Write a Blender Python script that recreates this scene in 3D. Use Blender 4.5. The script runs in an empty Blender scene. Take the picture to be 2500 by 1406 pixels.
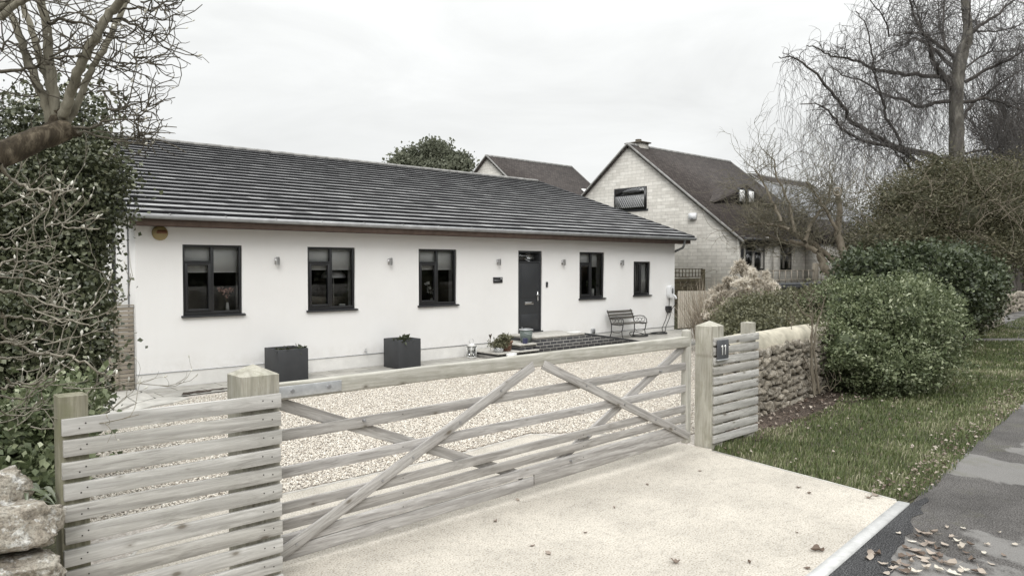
import bpy, math, random
import numpy as np
from mathutils import Vector, Matrix, noise
random.seed(7); RNG = np.random.default_rng(7)
SC = bpy.context.scene
COL = SC.collection
R = math.radians

# ------------------------------------------------------------------ camera
CAM_H = 2.1
YAW = math.atan2(1993, 1800); PIT = math.atan2(53, 1800)
_f0 = np.array([math.cos(YAW), math.sin(YAW), 0.0]); _r = np.array([math.sin(YAW), -math.cos(YAW), 0.0]); _z = np.array([0, 0, 1.0])
_f = _f0*math.cos(PIT) - _z*math.sin(PIT); _u = _z*math.cos(PIT) + _f0*math.sin(PIT)
cam_d = bpy.data.cameras.new('camera'); cam = bpy.data.objects.new('camera', cam_d); COL.objects.link(cam)
cam_d.sensor_width = 36; cam_d.lens = 36*1800/2500; cam_d.clip_end = 3000; cam_d.clip_start = 0.05
cam.matrix_world = Matrix(((_r[0], _u[0], -_f[0], 0), (_r[1], _u[1], -_f[1], 0), (_r[2], _u[2], -_f[2], CAM_H), (0, 0, 0, 1)))
SC.camera = cam
def at(x, y, d):
    'world point d metres away along the bearing that was measured at (x, y)'
    v = _f + _r*(x-1250)/1800 - _u*(y-703)/1800
    return np.array([0, 0, CAM_H]) + v*d

# ------------------------------------------------------------------ light
SUN_EL, SUN_AZ = R(42), R(230)     # azimuth of the sun seen from the scene, from +X towards +Y
w = bpy.data.worlds.new('World'); SC.world = w; w.use_nodes = True
nt = w.node_tree; nt.nodes.clear()
def N(nt, typ, **kw):
    n = nt.nodes.new(typ)
    for k, v in kw.items():
        if k.startswith('i_'):
            n.inputs[int(k[2:])].default_value = v
        else: setattr(n, k, v)
    return n
L = lambda nt, a, b: nt.links.new(a, b)
sky = N(nt, 'ShaderNodeTexSky', sky_type='NISHITA', sun_disc=False, sun_elevation=SUN_EL, sun_rotation=R(90)-SUN_AZ)
sky.dust_density = 4
sks = N(nt, 'ShaderNodeVectorMath', operation='SCALE'); sks.inputs['Scale'].default_value = 0.10
hs = N(nt, 'ShaderNodeHueSaturation'); hs.inputs['Saturation'].default_value = 0.15
tc = N(nt, 'ShaderNodeTexCoord'); sep = N(nt, 'ShaderNodeSeparateXYZ')
mp = N(nt, 'ShaderNodeMapping'); mp.inputs['Scale'].default_value = (1.3, 1.3, 4.2); mp.inputs['Rotation'].default_value = (0.12, 0.05, 0.9)
nz = N(nt, 'ShaderNodeTexNoise'); nz.inputs['Scale'].default_value = 2.4; nz.inputs['Detail'].default_value = 6; nz.inputs['Roughness'].default_value = .55; nz.inputs['Distortion'].default_value = .5
mr = N(nt, 'ShaderNodeMapRange'); mr.inputs[1].default_value = .3; mr.inputs[2].default_value = .7; mr.inputs[3].default_value = .89; mr.inputs[4].default_value = 1.09
# overcast: the cloud sheet gets brighter towards the zenith
el = N(nt, 'ShaderNodeMapRange'); el.inputs[1].default_value = 0; el.inputs[2].default_value = 1; el.inputs[3].default_value = 0.795; el.inputs[4].default_value = 3.0; pw_ = N(nt, 'ShaderNodeMath', operation='POWER', use_clamp=True); pw_.inputs[1].default_value = 2.1
mul = N(nt, 'ShaderNodeMath', operation='MULTIPLY')
comb = N(nt, 'ShaderNodeVectorMath', operation='SCALE'); comb.inputs[0].default_value = (0.985, 1.0, 0.995)
mix = N(nt, 'ShaderNodeMix', data_type='RGBA'); mix.inputs[0].default_value = .93
bg = N(nt, 'ShaderNodeBackground'); out = N(nt, 'ShaderNodeOutputWorld')
L(nt, tc.outputs['Generated'], sep.inputs[0]); L(nt, sep.outputs[2], pw_.inputs[0]); L(nt, pw_.outputs[0], el.inputs[0])
L(nt, tc.outputs['Generated'], mp.inputs[0]); L(nt, mp.outputs[0], nz.inputs[0]); L(nt, nz.outputs[0], mr.inputs[0])
L(nt, mr.outputs[0], mul.inputs[0]); L(nt, el.outputs[0], mul.inputs[1]); L(nt, mul.outputs[0], comb.inputs['Scale'])
L(nt, sky.outputs[0], hs.inputs['Color']); L(nt, hs.outputs[0], sks.inputs[0])
L(nt, sks.outputs[0], mix.inputs[6]); L(nt, comb.outputs[0], mix.inputs[7]); L(nt, mix.outputs[2], bg.inputs[0]); L(nt, bg.outputs[0], out.inputs[0])
bg.inputs[1].default_value = 1.0
sl = bpy.data.lights.new('sun', 'SUN'); sun = bpy.data.objects.new('sun', sl); COL.objects.link(sun)
sl.energy = 1.35; sl.angle = R(30); sl.color = (1, .975, .95)
sdir = Vector((math.cos(SUN_EL)*math.cos(SUN_AZ), math.cos(SUN_EL)*math.sin(SUN_AZ), math.sin(SUN_EL)))
sun.rotation_euler = sdir.to_track_quat('Z', 'Y').to_euler()
SC.view_settings.view_transform = 'Standard'; SC.view_settings.look = 'None'; SC.view_settings.exposure = 0.14; SC.view_settings.gamma = 1

# ------------------------------------------------------------------ object helpers
def tag(o, label=None, cat=None, group=None, kind=None):
    if label: o['label'] = label
    if cat: o['category'] = cat
    if group: o['group'] = group
    if kind: o['kind'] = kind
    return o
def thing(name, label, cat, loc=(0, 0, 0), group=None, rz=0):
    o = bpy.data.objects.new(name, None); COL.objects.link(o); o.location = loc; o.rotation_euler = (0, 0, rz)
    o.empty_display_size = .1
    return tag(o, label, cat, group)
def mk(name, V, F, mats, parent=None, smooth=False, rnd=None, midx=None):
    'V (n,3); F array (m,k) or list of arrays; world coordinates; rnd = per-face random number'
    V = np.asarray(V, dtype=np.float32)
    if isinstance(F, np.ndarray): F = [F]
    me = bpy.data.meshes.new(name)
    tot = sum(len(a) for a in F); loops = np.concatenate([np.asarray(a, dtype=np.int32).ravel() for a in F])
    sizes = np.concatenate([np.full(len(a), np.asarray(a).shape[1], dtype=np.int32) for a in F])
    starts = np.concatenate([[0], np.cumsum(sizes)[:-1]]).astype(np.int32)
    if parent is not None and parent.rotation_euler.z == 0:
        pl = parent.location
        if parent.parent is not None: pl = pl + parent.parent.location
        V = V - np.array(pl, dtype=np.float32)
    me.vertices.add(len(V)); me.vertices.foreach_set('co', V.ravel())
    me.loops.add(len(loops)); me.loops.foreach_set('vertex_index', loops)
    me.polygons.add(tot); me.polygons.foreach_set('loop_start', starts); me.polygons.foreach_set('loop_total', sizes)
    if smooth: me.polygons.foreach_set('use_smooth', np.ones(tot, dtype=bool))
    if midx is not None: me.polygons.foreach_set('material_index', np.asarray(midx, dtype=np.int32))
    me.update(calc_edges=True); me.validate()
    if rnd is not None:
        a = me.attributes.new('rnd', 'FLOAT', 'FACE'); a.data.foreach_set('value', np.asarray(rnd, dtype=np.float32))
    for m in (mats if isinstance(mats, (list, tuple)) else [mats]): me.materials.append(m)
    o = bpy.data.objects.new(name, me); COL.objects.link(o)
    if parent is not None: o.parent = parent
    return o
def bev(o, w=.004, seg=2):
    m = o.modifiers.new('bevel', 'BEVEL'); m.width = w; m.segments = seg; m.limit_method = 'ANGLE'; m.angle_limit = R(40)
    return o
class MB:
    'collects shapes, links them as one mesh object'
    def __init__(s): s.v = []; s.f = {}; s.n = 0; s.m = {}
    def add(s, V, F, mi=0):
        for fc in F:
            k = len(fc); s.f.setdefault(k, []).append([i+s.n for i in fc]); s.m.setdefault(k, []).append(mi)
        s.v.extend([tuple(map(float, p)) for p in V]); s.n += len(V); return s
    def box(s, a, b, mi=0):
        x0, y0, z0 = [min(p, q) for p, q in zip(a, b)]; x1, y1, z1 = [max(p, q) for p, q in zip(a, b)]
        V = [(x0,y0,z0),(x1,y0,z0),(x1,y1,z0),(x0,y1,z0),(x0,y0,z1),(x1,y0,z1),(x1,y1,z1),(x0,y1,z1)]
        return s.add(V, [(0,3,2,1),(4,5,6,7),(0,1,5,4),(1,2,6,5),(2,3,7,6),(3,0,4,7)], mi)
    def prism(s, poly, axis, a, b, mi=0):
        'poly in the two other axes, extruded along axis (0,1,2) from a to b'
        n = len(poly); V = []
        for t in (a, b):
            for p in poly:
                q = list(p); q.insert(axis, t); V.append(q)
        F = [tuple(range(n))[::-1], tuple(range(n, 2*n))]+[(i, (i+1) % n, n+(i+1) % n, n+i) for i in range(n)]
        return s.add(V, F, mi)
    def cyl(s, p, q, r0, r1=None, n=12, mi=0, caps=True):
        r1 = r0 if r1 is None else r1
        V, F = tube([np.array([p, q], float)], [np.array([r0, r1])], n)
        s.add(V, F.tolist(), mi)
        if caps: s.add(V[:n], [tuple(range(n))[::-1]], mi); s.add(V[n:], [tuple(range(n))], mi)
        return s
    def tube(s, pts, r, n=8, mi=0):
        pts = np.array(pts, float); rr = np.full(len(pts), r) if np.isscalar(r) else np.array(r)
        V, F = tube([pts], [rr], n); s.add(V, F.tolist(), mi); return s
    def lathe(s, c, prof, n=24, mi=0, sy=1.0):
        V = []
        for (r, z) in prof:
            for i in range(n): a = 2*math.pi*i/n; V.append((c[0]+r*math.cos(a), c[1]+r*math.sin(a)*sy, c[2]+z))
        F = [(j*n+i, j*n+(i+1) % n, (j+1)*n+(i+1) % n, (j+1)*n+i) for j in range(len(prof)-1) for i in range(n)]
        return s.add(V, F, mi)
    def build(s, name, mats, parent=None, smooth=False):
        ks = list(s.f); return mk(name, np.array(s.v), [np.array(s.f[k]) for k in ks], mats, parent, smooth, None, sum([s.m[k] for k in ks], []))
def tube(paths, radii, sides=4):
    'many polylines -> one vertex/face array'
    VV, FF = [], []; base = 0; ang = np.arange(sides)*2*math.pi/sides
    ca, sa = np.cos(ang), np.sin(ang)
    for P, r in zip(paths, radii):
        P = np.asarray(P, float); n = len(P)
        T = np.gradient(P, axis=0); T /= (np.linalg.norm(T, axis=1, keepdims=True)+1e-9)
        ref = np.array([0, 0, 1.0]) if abs(T[:, 2]).mean() < .8 else np.array([1.0, 0, 0])
        A = np.cross(T, ref); A /= (np.linalg.norm(A, axis=1, keepdims=True)+1e-9); B = np.cross(T, A)
        ring = P[:, None, :] + r[:, None, None]*(A[:, None, :]*ca[None, :, None] + B[:, None, :]*sa[None, :, None])
        VV.append(ring.reshape(-1, 3))
        i = np.arange(n-1)[:, None]*sides; j = np.arange(sides)[None, :]; j2 = (j+1) % sides
        FF.append(np.stack([i+j, i+j2, i+sides+j2, i+sides+j], -1).reshape(-1, 4)+base); base += n*sides
    return np.concatenate(VV), np.concatenate(FF)
def board(name, p0, p1, width, thick, mat, parent, up=(0, 0, 1), ends=None, nails=None, group=None, bw=.004):
    'a plank with its own local X along its length, so the grain follows it'
    p0, p1 = Vector(p0), Vector(p1); x = (p1-p0); ln = x.length; x.normalize()
    up = Vector(up); y = up.cross(x).normalized(); z = x.cross(y).normalized()
    b = MB()
    h = ln/2; n = max(2, int(ln/.35))
    xs = [-h+ln*i/n for i in range(n+1)]; V = []; F = []
    jit = [random.uniform(-.0018, .0018) for _ in xs]
    for xx, jj in zip(xs, jit):
        V += [(xx, -thick/2, -width/2+jj), (xx, thick/2, -width/2+jj), (xx, thick/2, width/2+jj), (xx, -thick/2, width/2+jj)]
    for i in range(n):
        a = i*4
        for k in range(4): F.append((a+k, a+4+k, a+4+(k+1) % 4, a+(k+1) % 4))
    F += [(0, 1, 2, 3), (n*4+3, n*4+2, n*4+1, n*4)]
    b.add(V, F)
    for (nx, nz_) in (nails or []):
        b.cyl((nx*h, -thick/2-.0015, nz_*width/2), (nx*h, thick/2, nz_*width/2), .0045, n=8, mi=1)
    me_o = b.build(name, [mat, M['nail']])
    c = (p0+p1)/2; rot = Matrix((x, y, z)).transposed().to_4x4()
    mw = Matrix.Translation(c) @ rot
    if parent is not None:
        me_o.parent = parent; mw = Matrix.Translation(-parent.location) @ mw
    me_o.matrix_local = mw
    bev(me_o, bw); return me_o

# ------------------------------------------------------------------ materials
M = {}
def mat(name, rough=.8, metal=0.0, spec=.5):
    m = bpy.data.materials.new(name); m.use_nodes = True; nt = m.node_tree; b = nt.nodes['Principled BSDF']
    b.inputs['Roughness'].default_value = rough; b.inputs['Metallic'].default_value = metal; b.inputs['Specular IOR Level'].default_value = spec
    M[name] = m; return m, nt, b
def coords(nt, scale=(1, 1, 1), rnd=False, kind='Object'):
    t = N(nt, 'ShaderNodeTexCoord'); mp = N(nt, 'ShaderNodeMapping'); mp.inputs['Scale'].default_value = scale
    L(nt, t.outputs[kind], mp.inputs[0])
    if rnd:
        oi = N(nt, 'ShaderNodeObjectInfo'); sc = N(nt, 'ShaderNodeVectorMath', operation='SCALE'); sc.inputs[0].default_value = (37., 53., 71.)
        L(nt, oi.outputs['Random'], sc.inputs['Scale']); L(nt, sc.outputs[0], mp.inputs['Location'])
    return mp.outputs[0]
def noi(nt, vec, scale=5, detail=4, rough=.6, dist=0):
    n = N(nt, 'ShaderNodeTexNoise'); n.inputs['Scale'].default_value = scale; n.inputs['Detail'].default_value = detail
    n.inputs['Roughness'].default_value = rough; n.inputs['Distortion'].default_value = dist
    if vec is not None: L(nt, vec, n.inputs[0])
    return n.outputs[0]
def ramp(nt, fac, stops):
    r = N(nt, 'ShaderNodeValToRGB'); e = r.color_ramp.elements
    while len(e) < len(stops): e.new(.5)
    for q, (p, c) in zip(e, stops):
        q.position = p; q.color = (c[0], c[1], c[2], 1) if not np.isscalar(c) else (c, c, c, 1)
    L(nt, fac, r.inputs[0]); return r.outputs[0]
def mixc(nt, fac, a, b, mode='MIX'):
    m = N(nt, 'ShaderNodeMix', data_type='RGBA', blend_type=mode)
    for i, v in ((0, fac), (6, a), (7, b)):
        if hasattr(v, 'links'): L(nt, v, m.inputs[i])
        elif i == 0: m.inputs[0].default_value = v
        else: m.inputs[i].default_value = (*v, 1)
    return m.outputs[2]
def bump(nt, b, h, strength=.4, dist=.01):
    n = N(nt, 'ShaderNodeBump'); n.inputs['Strength'].default_value = strength; n.inputs['Distance'].default_value = dist
    L(nt, h, n.inputs['Height']); L(nt, n.outputs[0], b.inputs['Normal'])
def plain(name, c, rough=.6, metal=0.0, var=.12, sc=6, spec=.5, bmp=0):
    m, nt, b = mat(name, rough, metal, spec); n = noi(nt, coords(nt), sc, 5, .6)
    lo = tuple(x*(1-var) for x in c); hi = tuple(min(1, x*(1+var)) for x in c)
    L(nt, ramp(nt, n, [(.3, lo), (.7, hi)]), b.inputs['Base Color'])
    if bmp: bump(nt, b, noi(nt, coords(nt), sc*8, 4), bmp, .005)
    return m
def wood(name, lo, mid, hi, green=0.0):
    m, nt, b = mat(name, .82, 0, .25)
    v = coords(nt, (1.1, 14, 14), True); v2 = coords(nt, (2.2, 5, 5), True); v3 = coords(nt, (3.0, 6, 6), True)
    g = noi(nt, v, 2.3, 7, .68, 1.4); bl = noi(nt, v2, 1.1, 3, .5)
    wv = N(nt, 'ShaderNodeTexWave', wave_type='RINGS', rings_direction='Y'); wv.inputs['Scale'].default_value = .55; wv.inputs['Distortion'].default_value = 9; wv.inputs['Detail'].default_value = 3; wv.inputs['Detail Scale'].default_value = .8
    L(nt, coords(nt, (.55, 6, 6), True), wv.inputs[0])
    c = ramp(nt, g, [(.32, lo), (.5, mid), (.66, hi)])
    c = mixc(nt, ramp(nt, wv.outputs[1], [(.0, .42), (.35, 0.0)]), c, tuple(x*.62 for x in lo))
    c = mixc(nt, ramp(nt, bl, [(.35, .45), (.62, 0.0)]), c, tuple(x*.78 for x in mid))
    vo = N(nt, 'ShaderNodeTexVoronoi', voronoi_dimensions='2D'); vo.inputs['Scale'].default_value = 1.0
    s3 = N(nt, 'ShaderNodeSeparateXYZ'); c3 = N(nt, 'ShaderNodeCombineXYZ'); L(nt, v3, s3.inputs[0]); L(nt, s3.outputs[0], c3.inputs[0]); L(nt, s3.outputs[2], c3.inputs[1]); L(nt, c3.outputs[0], vo.inputs[0])
    sk = N(nt, 'ShaderNodeSeparateColor'); L(nt, vo.outputs['Color'], sk.inputs[0]); kd = N(nt, 'ShaderNodeMath', operation='MULTIPLY_ADD'); kd.inputs[1].default_value = .34
    L(nt, sk.outputs[0], kd.inputs[0]); L(nt, vo.outputs['Distance'], kd.inputs[2])     # only some cells carry a knot, of differing size
    c = mixc(nt, ramp(nt, kd.outputs[0], [(.0, .9), (.07, .75), (.11, 0.3), (.19, 0.0)]), c, (.12, .10, .075))
    if green:
        gn = noi(nt, coords(nt, (3, 3, 3), True), 2.2, 5, .65)
        c = mixc(nt, ramp(nt, gn, [(.42, 0.0), (.66, green)]), c, (.16, .165, .09))
    oi = N(nt, 'ShaderNodeObjectInfo'); c = mixc(nt, 1.0, c, ramp(nt, oi.outputs['Random'], [(0, (.80, .79, .77)), (.5, (.95, .95, .94)), (1, (1.0, 1.0, 1.0))]), 'MULTIPLY')
    L(nt, c, b.inputs['Base Color']); bump(nt, b, g, .5, .005); return m
wood('fence_wood', (.31, .298, .28), (.50, .487, .462), (.63, .618, .592), .07)
wood('gate_wood', (.25, .235, .222), (.43, .412, .395), (.57, .552, .535), .04)
wood('gate_rail_top', (.38, .365, .32), (.50, .485, .44), (.62, .605, .56), .18)
wood('post_wood', (.30, .28, .235), (.46, .44, .38), (.57, .55, .49), .24)
wood('old_post_wood', (.17, .16, .115), (.28, .265, .20), (.38, .365, .29), .6)
wood('pale_wood', (.40, .355, .295), (.56, .51, .435), (.66, .61, .54), .03)
wood('dark_wood', (.045, .035, .022), (.075, .06, .04), (.11, .09, .062), .3)
wood('bench_wood', (.07, .066, .06), (.115, .108, .098), (.17, .16, .148), .05)
wood('side_gate_wood', (.22, .19, .155), (.33, .29, .24), (.42, .375, .32), .15)
plain('nail', (.05, .045, .04), .6, .3)
plain('bolt', (.42, .42, .43), .4, .8)
plain('zinc', (.52, .53, .54), .42, .55, .18, 14)
# render of the house
m, nt, b = mat('white_render', .9, 0, .2)
n1 = noi(nt, coords(nt), .7, 5, .6); n2 = noi(nt, coords(nt), 130, 2, .6)
c = ramp(nt, n1, [(.3, (.755, .745, .73)), (.7, (.805, .80, .79))])
tco = N(nt, 'ShaderNodeTexCoord'); sp = N(nt, 'ShaderNodeSeparateXYZ'); L(nt, tco.outputs['Object'], sp.inputs[0])
sv = coords(nt, (3.2, 3.2, .22)); sn = noi(nt, sv, 1.6, 5, .7)
c = mixc(nt, ramp(nt, sn, [(.52, 0.0), (.75, .035)]), c, (.55, .52, .47))
zr = N(nt, 'ShaderNodeMapRange'); zr.inputs[1].default_value = .28; zr.inputs[2].default_value = .62; zr.inputs[3].default_value = .20; zr.inputs[4].default_value = 0.0; L(nt, sp.outputs[2], zr.inputs[0])
dm_ = N(nt, 'ShaderNodeMath', operation='MULTIPLY'); L(nt, zr.outputs[0], dm_.inputs[0]); L(nt, ramp(nt, noi(nt, coords(nt), 4.5, 6, .75), [(.42, 0.0), (.62, 1.0)]), dm_.inputs[1])
L(nt, mixc(nt, dm_.outputs[0], c, (.42, .39, .33)), b.inputs['Base Color']); bump(nt, b, n2, .25, .003)
plain('plinth_render', (.70, .69, .665), .9, 0, .08, 3.5, .2)
plain('frame_grey', (.015, .0155, .017), .38, 0, .08, 4)
plain('door_grey', (.028, .03, .033), .45, 0, .10, 3)
plain('planter_grey', (.042, .044, .047), .6, 0, .14, 3, .4)
plain('blind', (.80, .80, .785), .9, 0, .03, 3)
plain('net_curtain', (.17, .17, .168), .35, 0, .3, 9)
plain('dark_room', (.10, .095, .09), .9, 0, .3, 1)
plain('inner_white', (.72, .72, .70), .8, 0, .04, 3)
m, nt, b = mat('glass', .02)
nt.nodes.remove(b); gl = N(nt, 'ShaderNodeBsdfGlossy'); gl.inputs['Roughness'].default_value = .015; gl.inputs[0].default_value = (1, 1, 1, 1)
tr = N(nt, 'ShaderNodeBsdfTransparent'); tr.inputs[0].default_value = (.94, .95, .95, 1); fr = N(nt, 'ShaderNodeFresnel'); fr.inputs[0].default_value = 1.55
ms = N(nt, 'ShaderNodeMixShader'); o_ = nt.nodes['Material Output']
ad = N(nt, 'ShaderNodeMath', operation='MULTIPLY_ADD'); ad.inputs[1].default_value = 1.1; ad.inputs[2].default_value = .0; ad.use_clamp = True
L(nt, fr.outputs[0], ad.inputs[0]); L(nt, ad.outputs[0], ms.inputs[0]); L(nt, tr.outputs[0], ms.inputs[1]); L(nt, gl.outputs[0], ms.inputs[2]); L(nt, ms.outputs[0], o_.inputs[0])
plain('gutter_grey', (.33, .335, .34), .45, .2, .22, 5)
plain('steel', (.50, .50, .50), .28, .9, .05)
plain('chrome', (.62, .62, .62), .2, 1, .02)
plain('black_plastic', (.018, .018, .02), .45)
plain('black_rubber', (.012, .012, .012), .7)
plain('cast_iron', (.02, .02, .02), .5)
plain('white_plastic', (.72, .73, .74), .35, 0, .02)
plain('grey_plastic', (.16, .165, .17), .5)
plain('alarm_yellow', (.30, .235, .11), .45, 0, .08)
plain('alarm_brown', (.16, .07, .035), .5)
plain('fascia_brown', (.13, .092, .076), .65, 0, .25, 6)
plain('soffit_brown', (.055, .022, .018), .7, 0, .2, 6)
plain('terracotta', (.20, .11, .08), .8, 0, .25, 14, .3, .3)
plain('blue_glaze', (.045, .05, .11), .3, 0, .2, 20)
plain('bucket_green', (.115, .14, .13), .55, 0, .15, 14)
plain('soil', (.06, .045, .032), .95, 0, .5, 30, .2, .8)
plain('flower_pink', (.55, .33, .28), .8, 0, .3, 20)
plain('white_ceramic', (.72, .72, .70), .3, 0, .03)
plain('sign_slate', (.075, .078, .085), .5, 0, .2, 10)
plain('number_white', (.86, .86, .84), .5, 0, .01)
plain('cement_cap', (.42, .39, .315), .92, 0, .34, 4.0, .2, .5)
plain('mortar_dark', (.12, .105, .085), .95, 0, .3, 9, .2, .6)
plain('kerb_concrete', (.50, .50, .49), .9, 0, .14, 10, .3, .3)
def stone(name, cols, sc=3.0, lich=.5):
    m, nt, b = mat(name, .92, 0, .2); v = coords(nt)
    n1 = noi(nt, v, sc, 8, .7, .6); n2 = noi(nt, v, sc*7, 5, .7); n3 = noi(nt, v, sc*2.3, 6, .65)
    at_ = N(nt, 'ShaderNodeAttribute', attribute_name='rnd')
    c = ramp(nt, n1, [(.25, cols[0]), (.48, cols[1]), (.7, cols[2])])
    c = mixc(nt, ramp(nt, n3, [(.53, 0.0), (.62, lich)]), c, cols[3])
    c = mixc(nt, .75, c, ramp(nt, n2, [(.32, .18), (.56, 1.0)]), 'MULTIPLY')
    c = mixc(nt, .6, c, ramp(nt, at_.outputs['Fac'], [(0, .45), (1, 1.0)]), 'MULTIPLY')
    L(nt, c, b.inputs['Base Color']); bump(nt, b, n2, .9, .02); return m
stone('rubble_stone', [(.16, .135, .105), (.35, .31, .25), (.50, .455, .385), (.62, .585, .52)], 6, .5)
stone('near_stone', [(.13, .105, .08), (.42, .375, .31), (.60, .565, .49), (.84, .83, .79)], 9, .9)
def gravelmat(name):
    m, nt, b = mat(name, .85, 0, .25); at_ = N(nt, 'ShaderNodeAttribute', attribute_name='rnd')
    c = ramp(nt, at_.outputs['Fac'], [(0, (.36, .31, .25)), (.10, (.50, .45, .385)), (.5, (.60, .555, .485)), (.8, (.67, .63, .56)), (1, (.76, .735, .67))])
    L(nt, c, b.inputs['Base Color']); return m
gravelmat('pebble')
m, nt, b = mat('gravel_bed', .95, 0, .15); v = coords(nt)
vo = N(nt, 'ShaderNodeTexVoronoi'); vo.inputs['Scale'].default_value = 48; L(nt, v, vo.inputs[0])
sx = N(nt, 'ShaderNodeSeparateColor'); L(nt, vo.outputs['Color'], sx.inputs[0])
c = ramp(nt, sx.outputs[0], [(0, (.42, .375, .33)), (.3, (.54, .495, .445)), (1, (.66, .615, .565))])
c = mixc(nt, .8, c, ramp(nt, vo.outputs['Distance'], [(.0, 1.0), (.6, .62)]), 'MULTIPLY')
c = mixc(nt, .5, c, ramp(nt, noi(nt, v, .9, 5, .65), [(.3, .75), (.65, 1.0)]), 'MULTIPLY')
L(nt, c, b.inputs['Base Color']); bump(nt, b, vo.outputs['Distance'], -.8, .02)
def speck(name, base, dark, light, sc=220, big=.12, thr=.35):
    m, nt, b = mat(name, .93, 0, .2); v = coords(nt); n = noi(nt, v, sc, 2, .5); n2 = noi(nt, v, 1.3, 6, .65); n3 = noi(nt, v, sc*.22, 3, .6)
    c = ramp(nt, n, [(thr-.05, dark), (thr+.08, base), (.72, light)])
    c = mixc(nt, 1.0, c, ramp(nt, n2, [(.3, 1-big*2), (.62, 1.0)]), 'MULTIPLY')
    c = mixc(nt, 1.0, c, ramp(nt, n3, [(.28, .80), (.5, 1.0)]), 'MULTIPLY')
    L(nt, c, b.inputs['Base Color']); bump(nt, b, n, .5, .004); return m, nt, b, c
speck('resin', (.465, .428, .37), (.26, .225, .175), (.59, .557, .50), 75, .13, .36)
speck('new_tarmac', (.040, .040, .042), (.018, .018, .018), (.16, .16, .16), 110, .2, .42)
speck('soil_bed', (.075, .057, .046), (.03, .023, .019), (.24, .19, .15), 60, .3, .42)
speck('ground_green', (.085, .085, .048), (.05, .045, .03), (.15, .145, .09), 40, .25, .42)
speck('road_tarmac', (.12, .118, .115), (.06, .06, .06), (.22, .215, .21), 200, .2, .38)
# footpath: worn patches of pale old surfacing
m, nt, b, c = speck('path_tarmac', (.098, .092, .087), (.04, .037, .035), (.19, .182, .175), 85, .22, .40)
v = coords(nt); pn = noi(nt, v, .62, 6, .55, .4)
c2 = mixc(nt, ramp(nt, pn, [(.515, 0.0), (.535, .55)]), c, (.235, .228, .218))
c2 = mixc(nt, ramp(nt, noi(nt, v, 1.7, 6, .7), [(.55, 0.0), (.75, .5)]), c2, (.10, .10, .06))
L(nt, c2, b.inputs['Base Color'])
# paving slabs
m, nt, b = mat('paving', .9, 0, .25); v = coords(nt)
bt = N(nt, 'ShaderNodeTexBrick'); bt.inputs['Scale'].default_value = 1; bt.inputs['Brick Width'].default_value = .75; bt.inputs['Row Height'].default_value = .5; bt.inputs['Mortar Size'].default_value = .008
bt.inputs['Color1'].default_value = (.46, .44, .40, 1); bt.inputs['Color2'].default_value = (.36, .35, .32, 1); bt.inputs['Mortar'].default_value = (.13, .12, .10, 1)
L(nt, v, bt.inputs[0]); c = mixc(nt, .8, bt.outputs[0], ramp(nt, noi(nt, v, 3, 7, .7), [(.3, .6), (.65, 1.0)]), 'MULTIPLY')
L(nt, c, b.inputs['Base Color']); bump(nt, b, bt.outputs[1], -.4, .01)
plain('slab', (.45, .435, .40), .9, 0, .2, 7, .25, .3)
def bricky(name, plane, c1, c2, mo, bw, rh, ms_, var=.5, blotch=None, off=.5, bs=.5):
    'plane: xz or yz'
    m, nt, b = mat(name, .9, 0, .25); t = N(nt, 'ShaderNodeTexCoord'); s = N(nt, 'ShaderNodeSeparateXYZ'); cb = N(nt, 'ShaderNodeCombineXYZ')
    L(nt, t.outputs['Object'], s.inputs[0])
    dn = noi(nt, t.outputs['Object'], 1.6, 3, .5)
    if plane == 'both':
        ad = N(nt, 'ShaderNodeMath', operation='ADD'); L(nt, s.outputs[0], ad.inputs[0]); L(nt, s.outputs[1], ad.inputs[1]); L(nt, ad.outputs[0], cb.inputs[0])
    else: L(nt, s.outputs[0 if plane == 'xz' else 1], cb.inputs[0])
    L(nt, s.outputs[2], cb.inputs[1])
    bt = N(nt, 'ShaderNodeTexBrick'); bt.offset = off; bt.inputs['Scale'].default_value = 1; bt.inputs['Brick Width'].default_value = bw; bt.inputs['Row Height'].default_value = rh
    bt.inputs['Mortar Size'].default_value = ms_; bt.inputs['Mortar Smooth'].default_value = .3; bt.inputs['Bias'].default_value = 0
    bt.inputs['Color1'].default_value = (*c1, 1); bt.inputs['Color2'].default_value = (*c2, 1); bt.inputs['Mortar'].default_value = (*mo, 1)
    L(nt, cb.outputs[0], bt.inputs[0])
    c = mixc(nt, var, bt.outputs[0], ramp(nt, noi(nt, t.outputs['Object'], 5, 7, .7), [(.3, .5), (.62, 1.0)]), 'MULTIPLY')
    if blotch: c = mixc(nt, ramp(nt, noi(nt, t.outputs['Object'], 2.2, 5, .7), [(.58, 0.0), (.68, .6)]), c, blotch)
    L(nt, c, b.inputs['Base Color']); bump(nt, b, bt.outputs[1], -bs, .02); return m
bricky('blue_brick', 'xz', (.048, .048, .052), (.085, .083, .082), (.30, .29, .27), .225, .076, .009, .6)
bricky('block_stone', 'both', (.47, .45, .41), (.59, .57, .525), (.37, .352, .32), .42, .135, .008, .38, (.33, .31, .28), bs=.6)
bricky('slate_wall', 'both', (.25, .26, .28), (.33, .34, .36), (.17, .17, .18), .3, .16, .012, .4)
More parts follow.
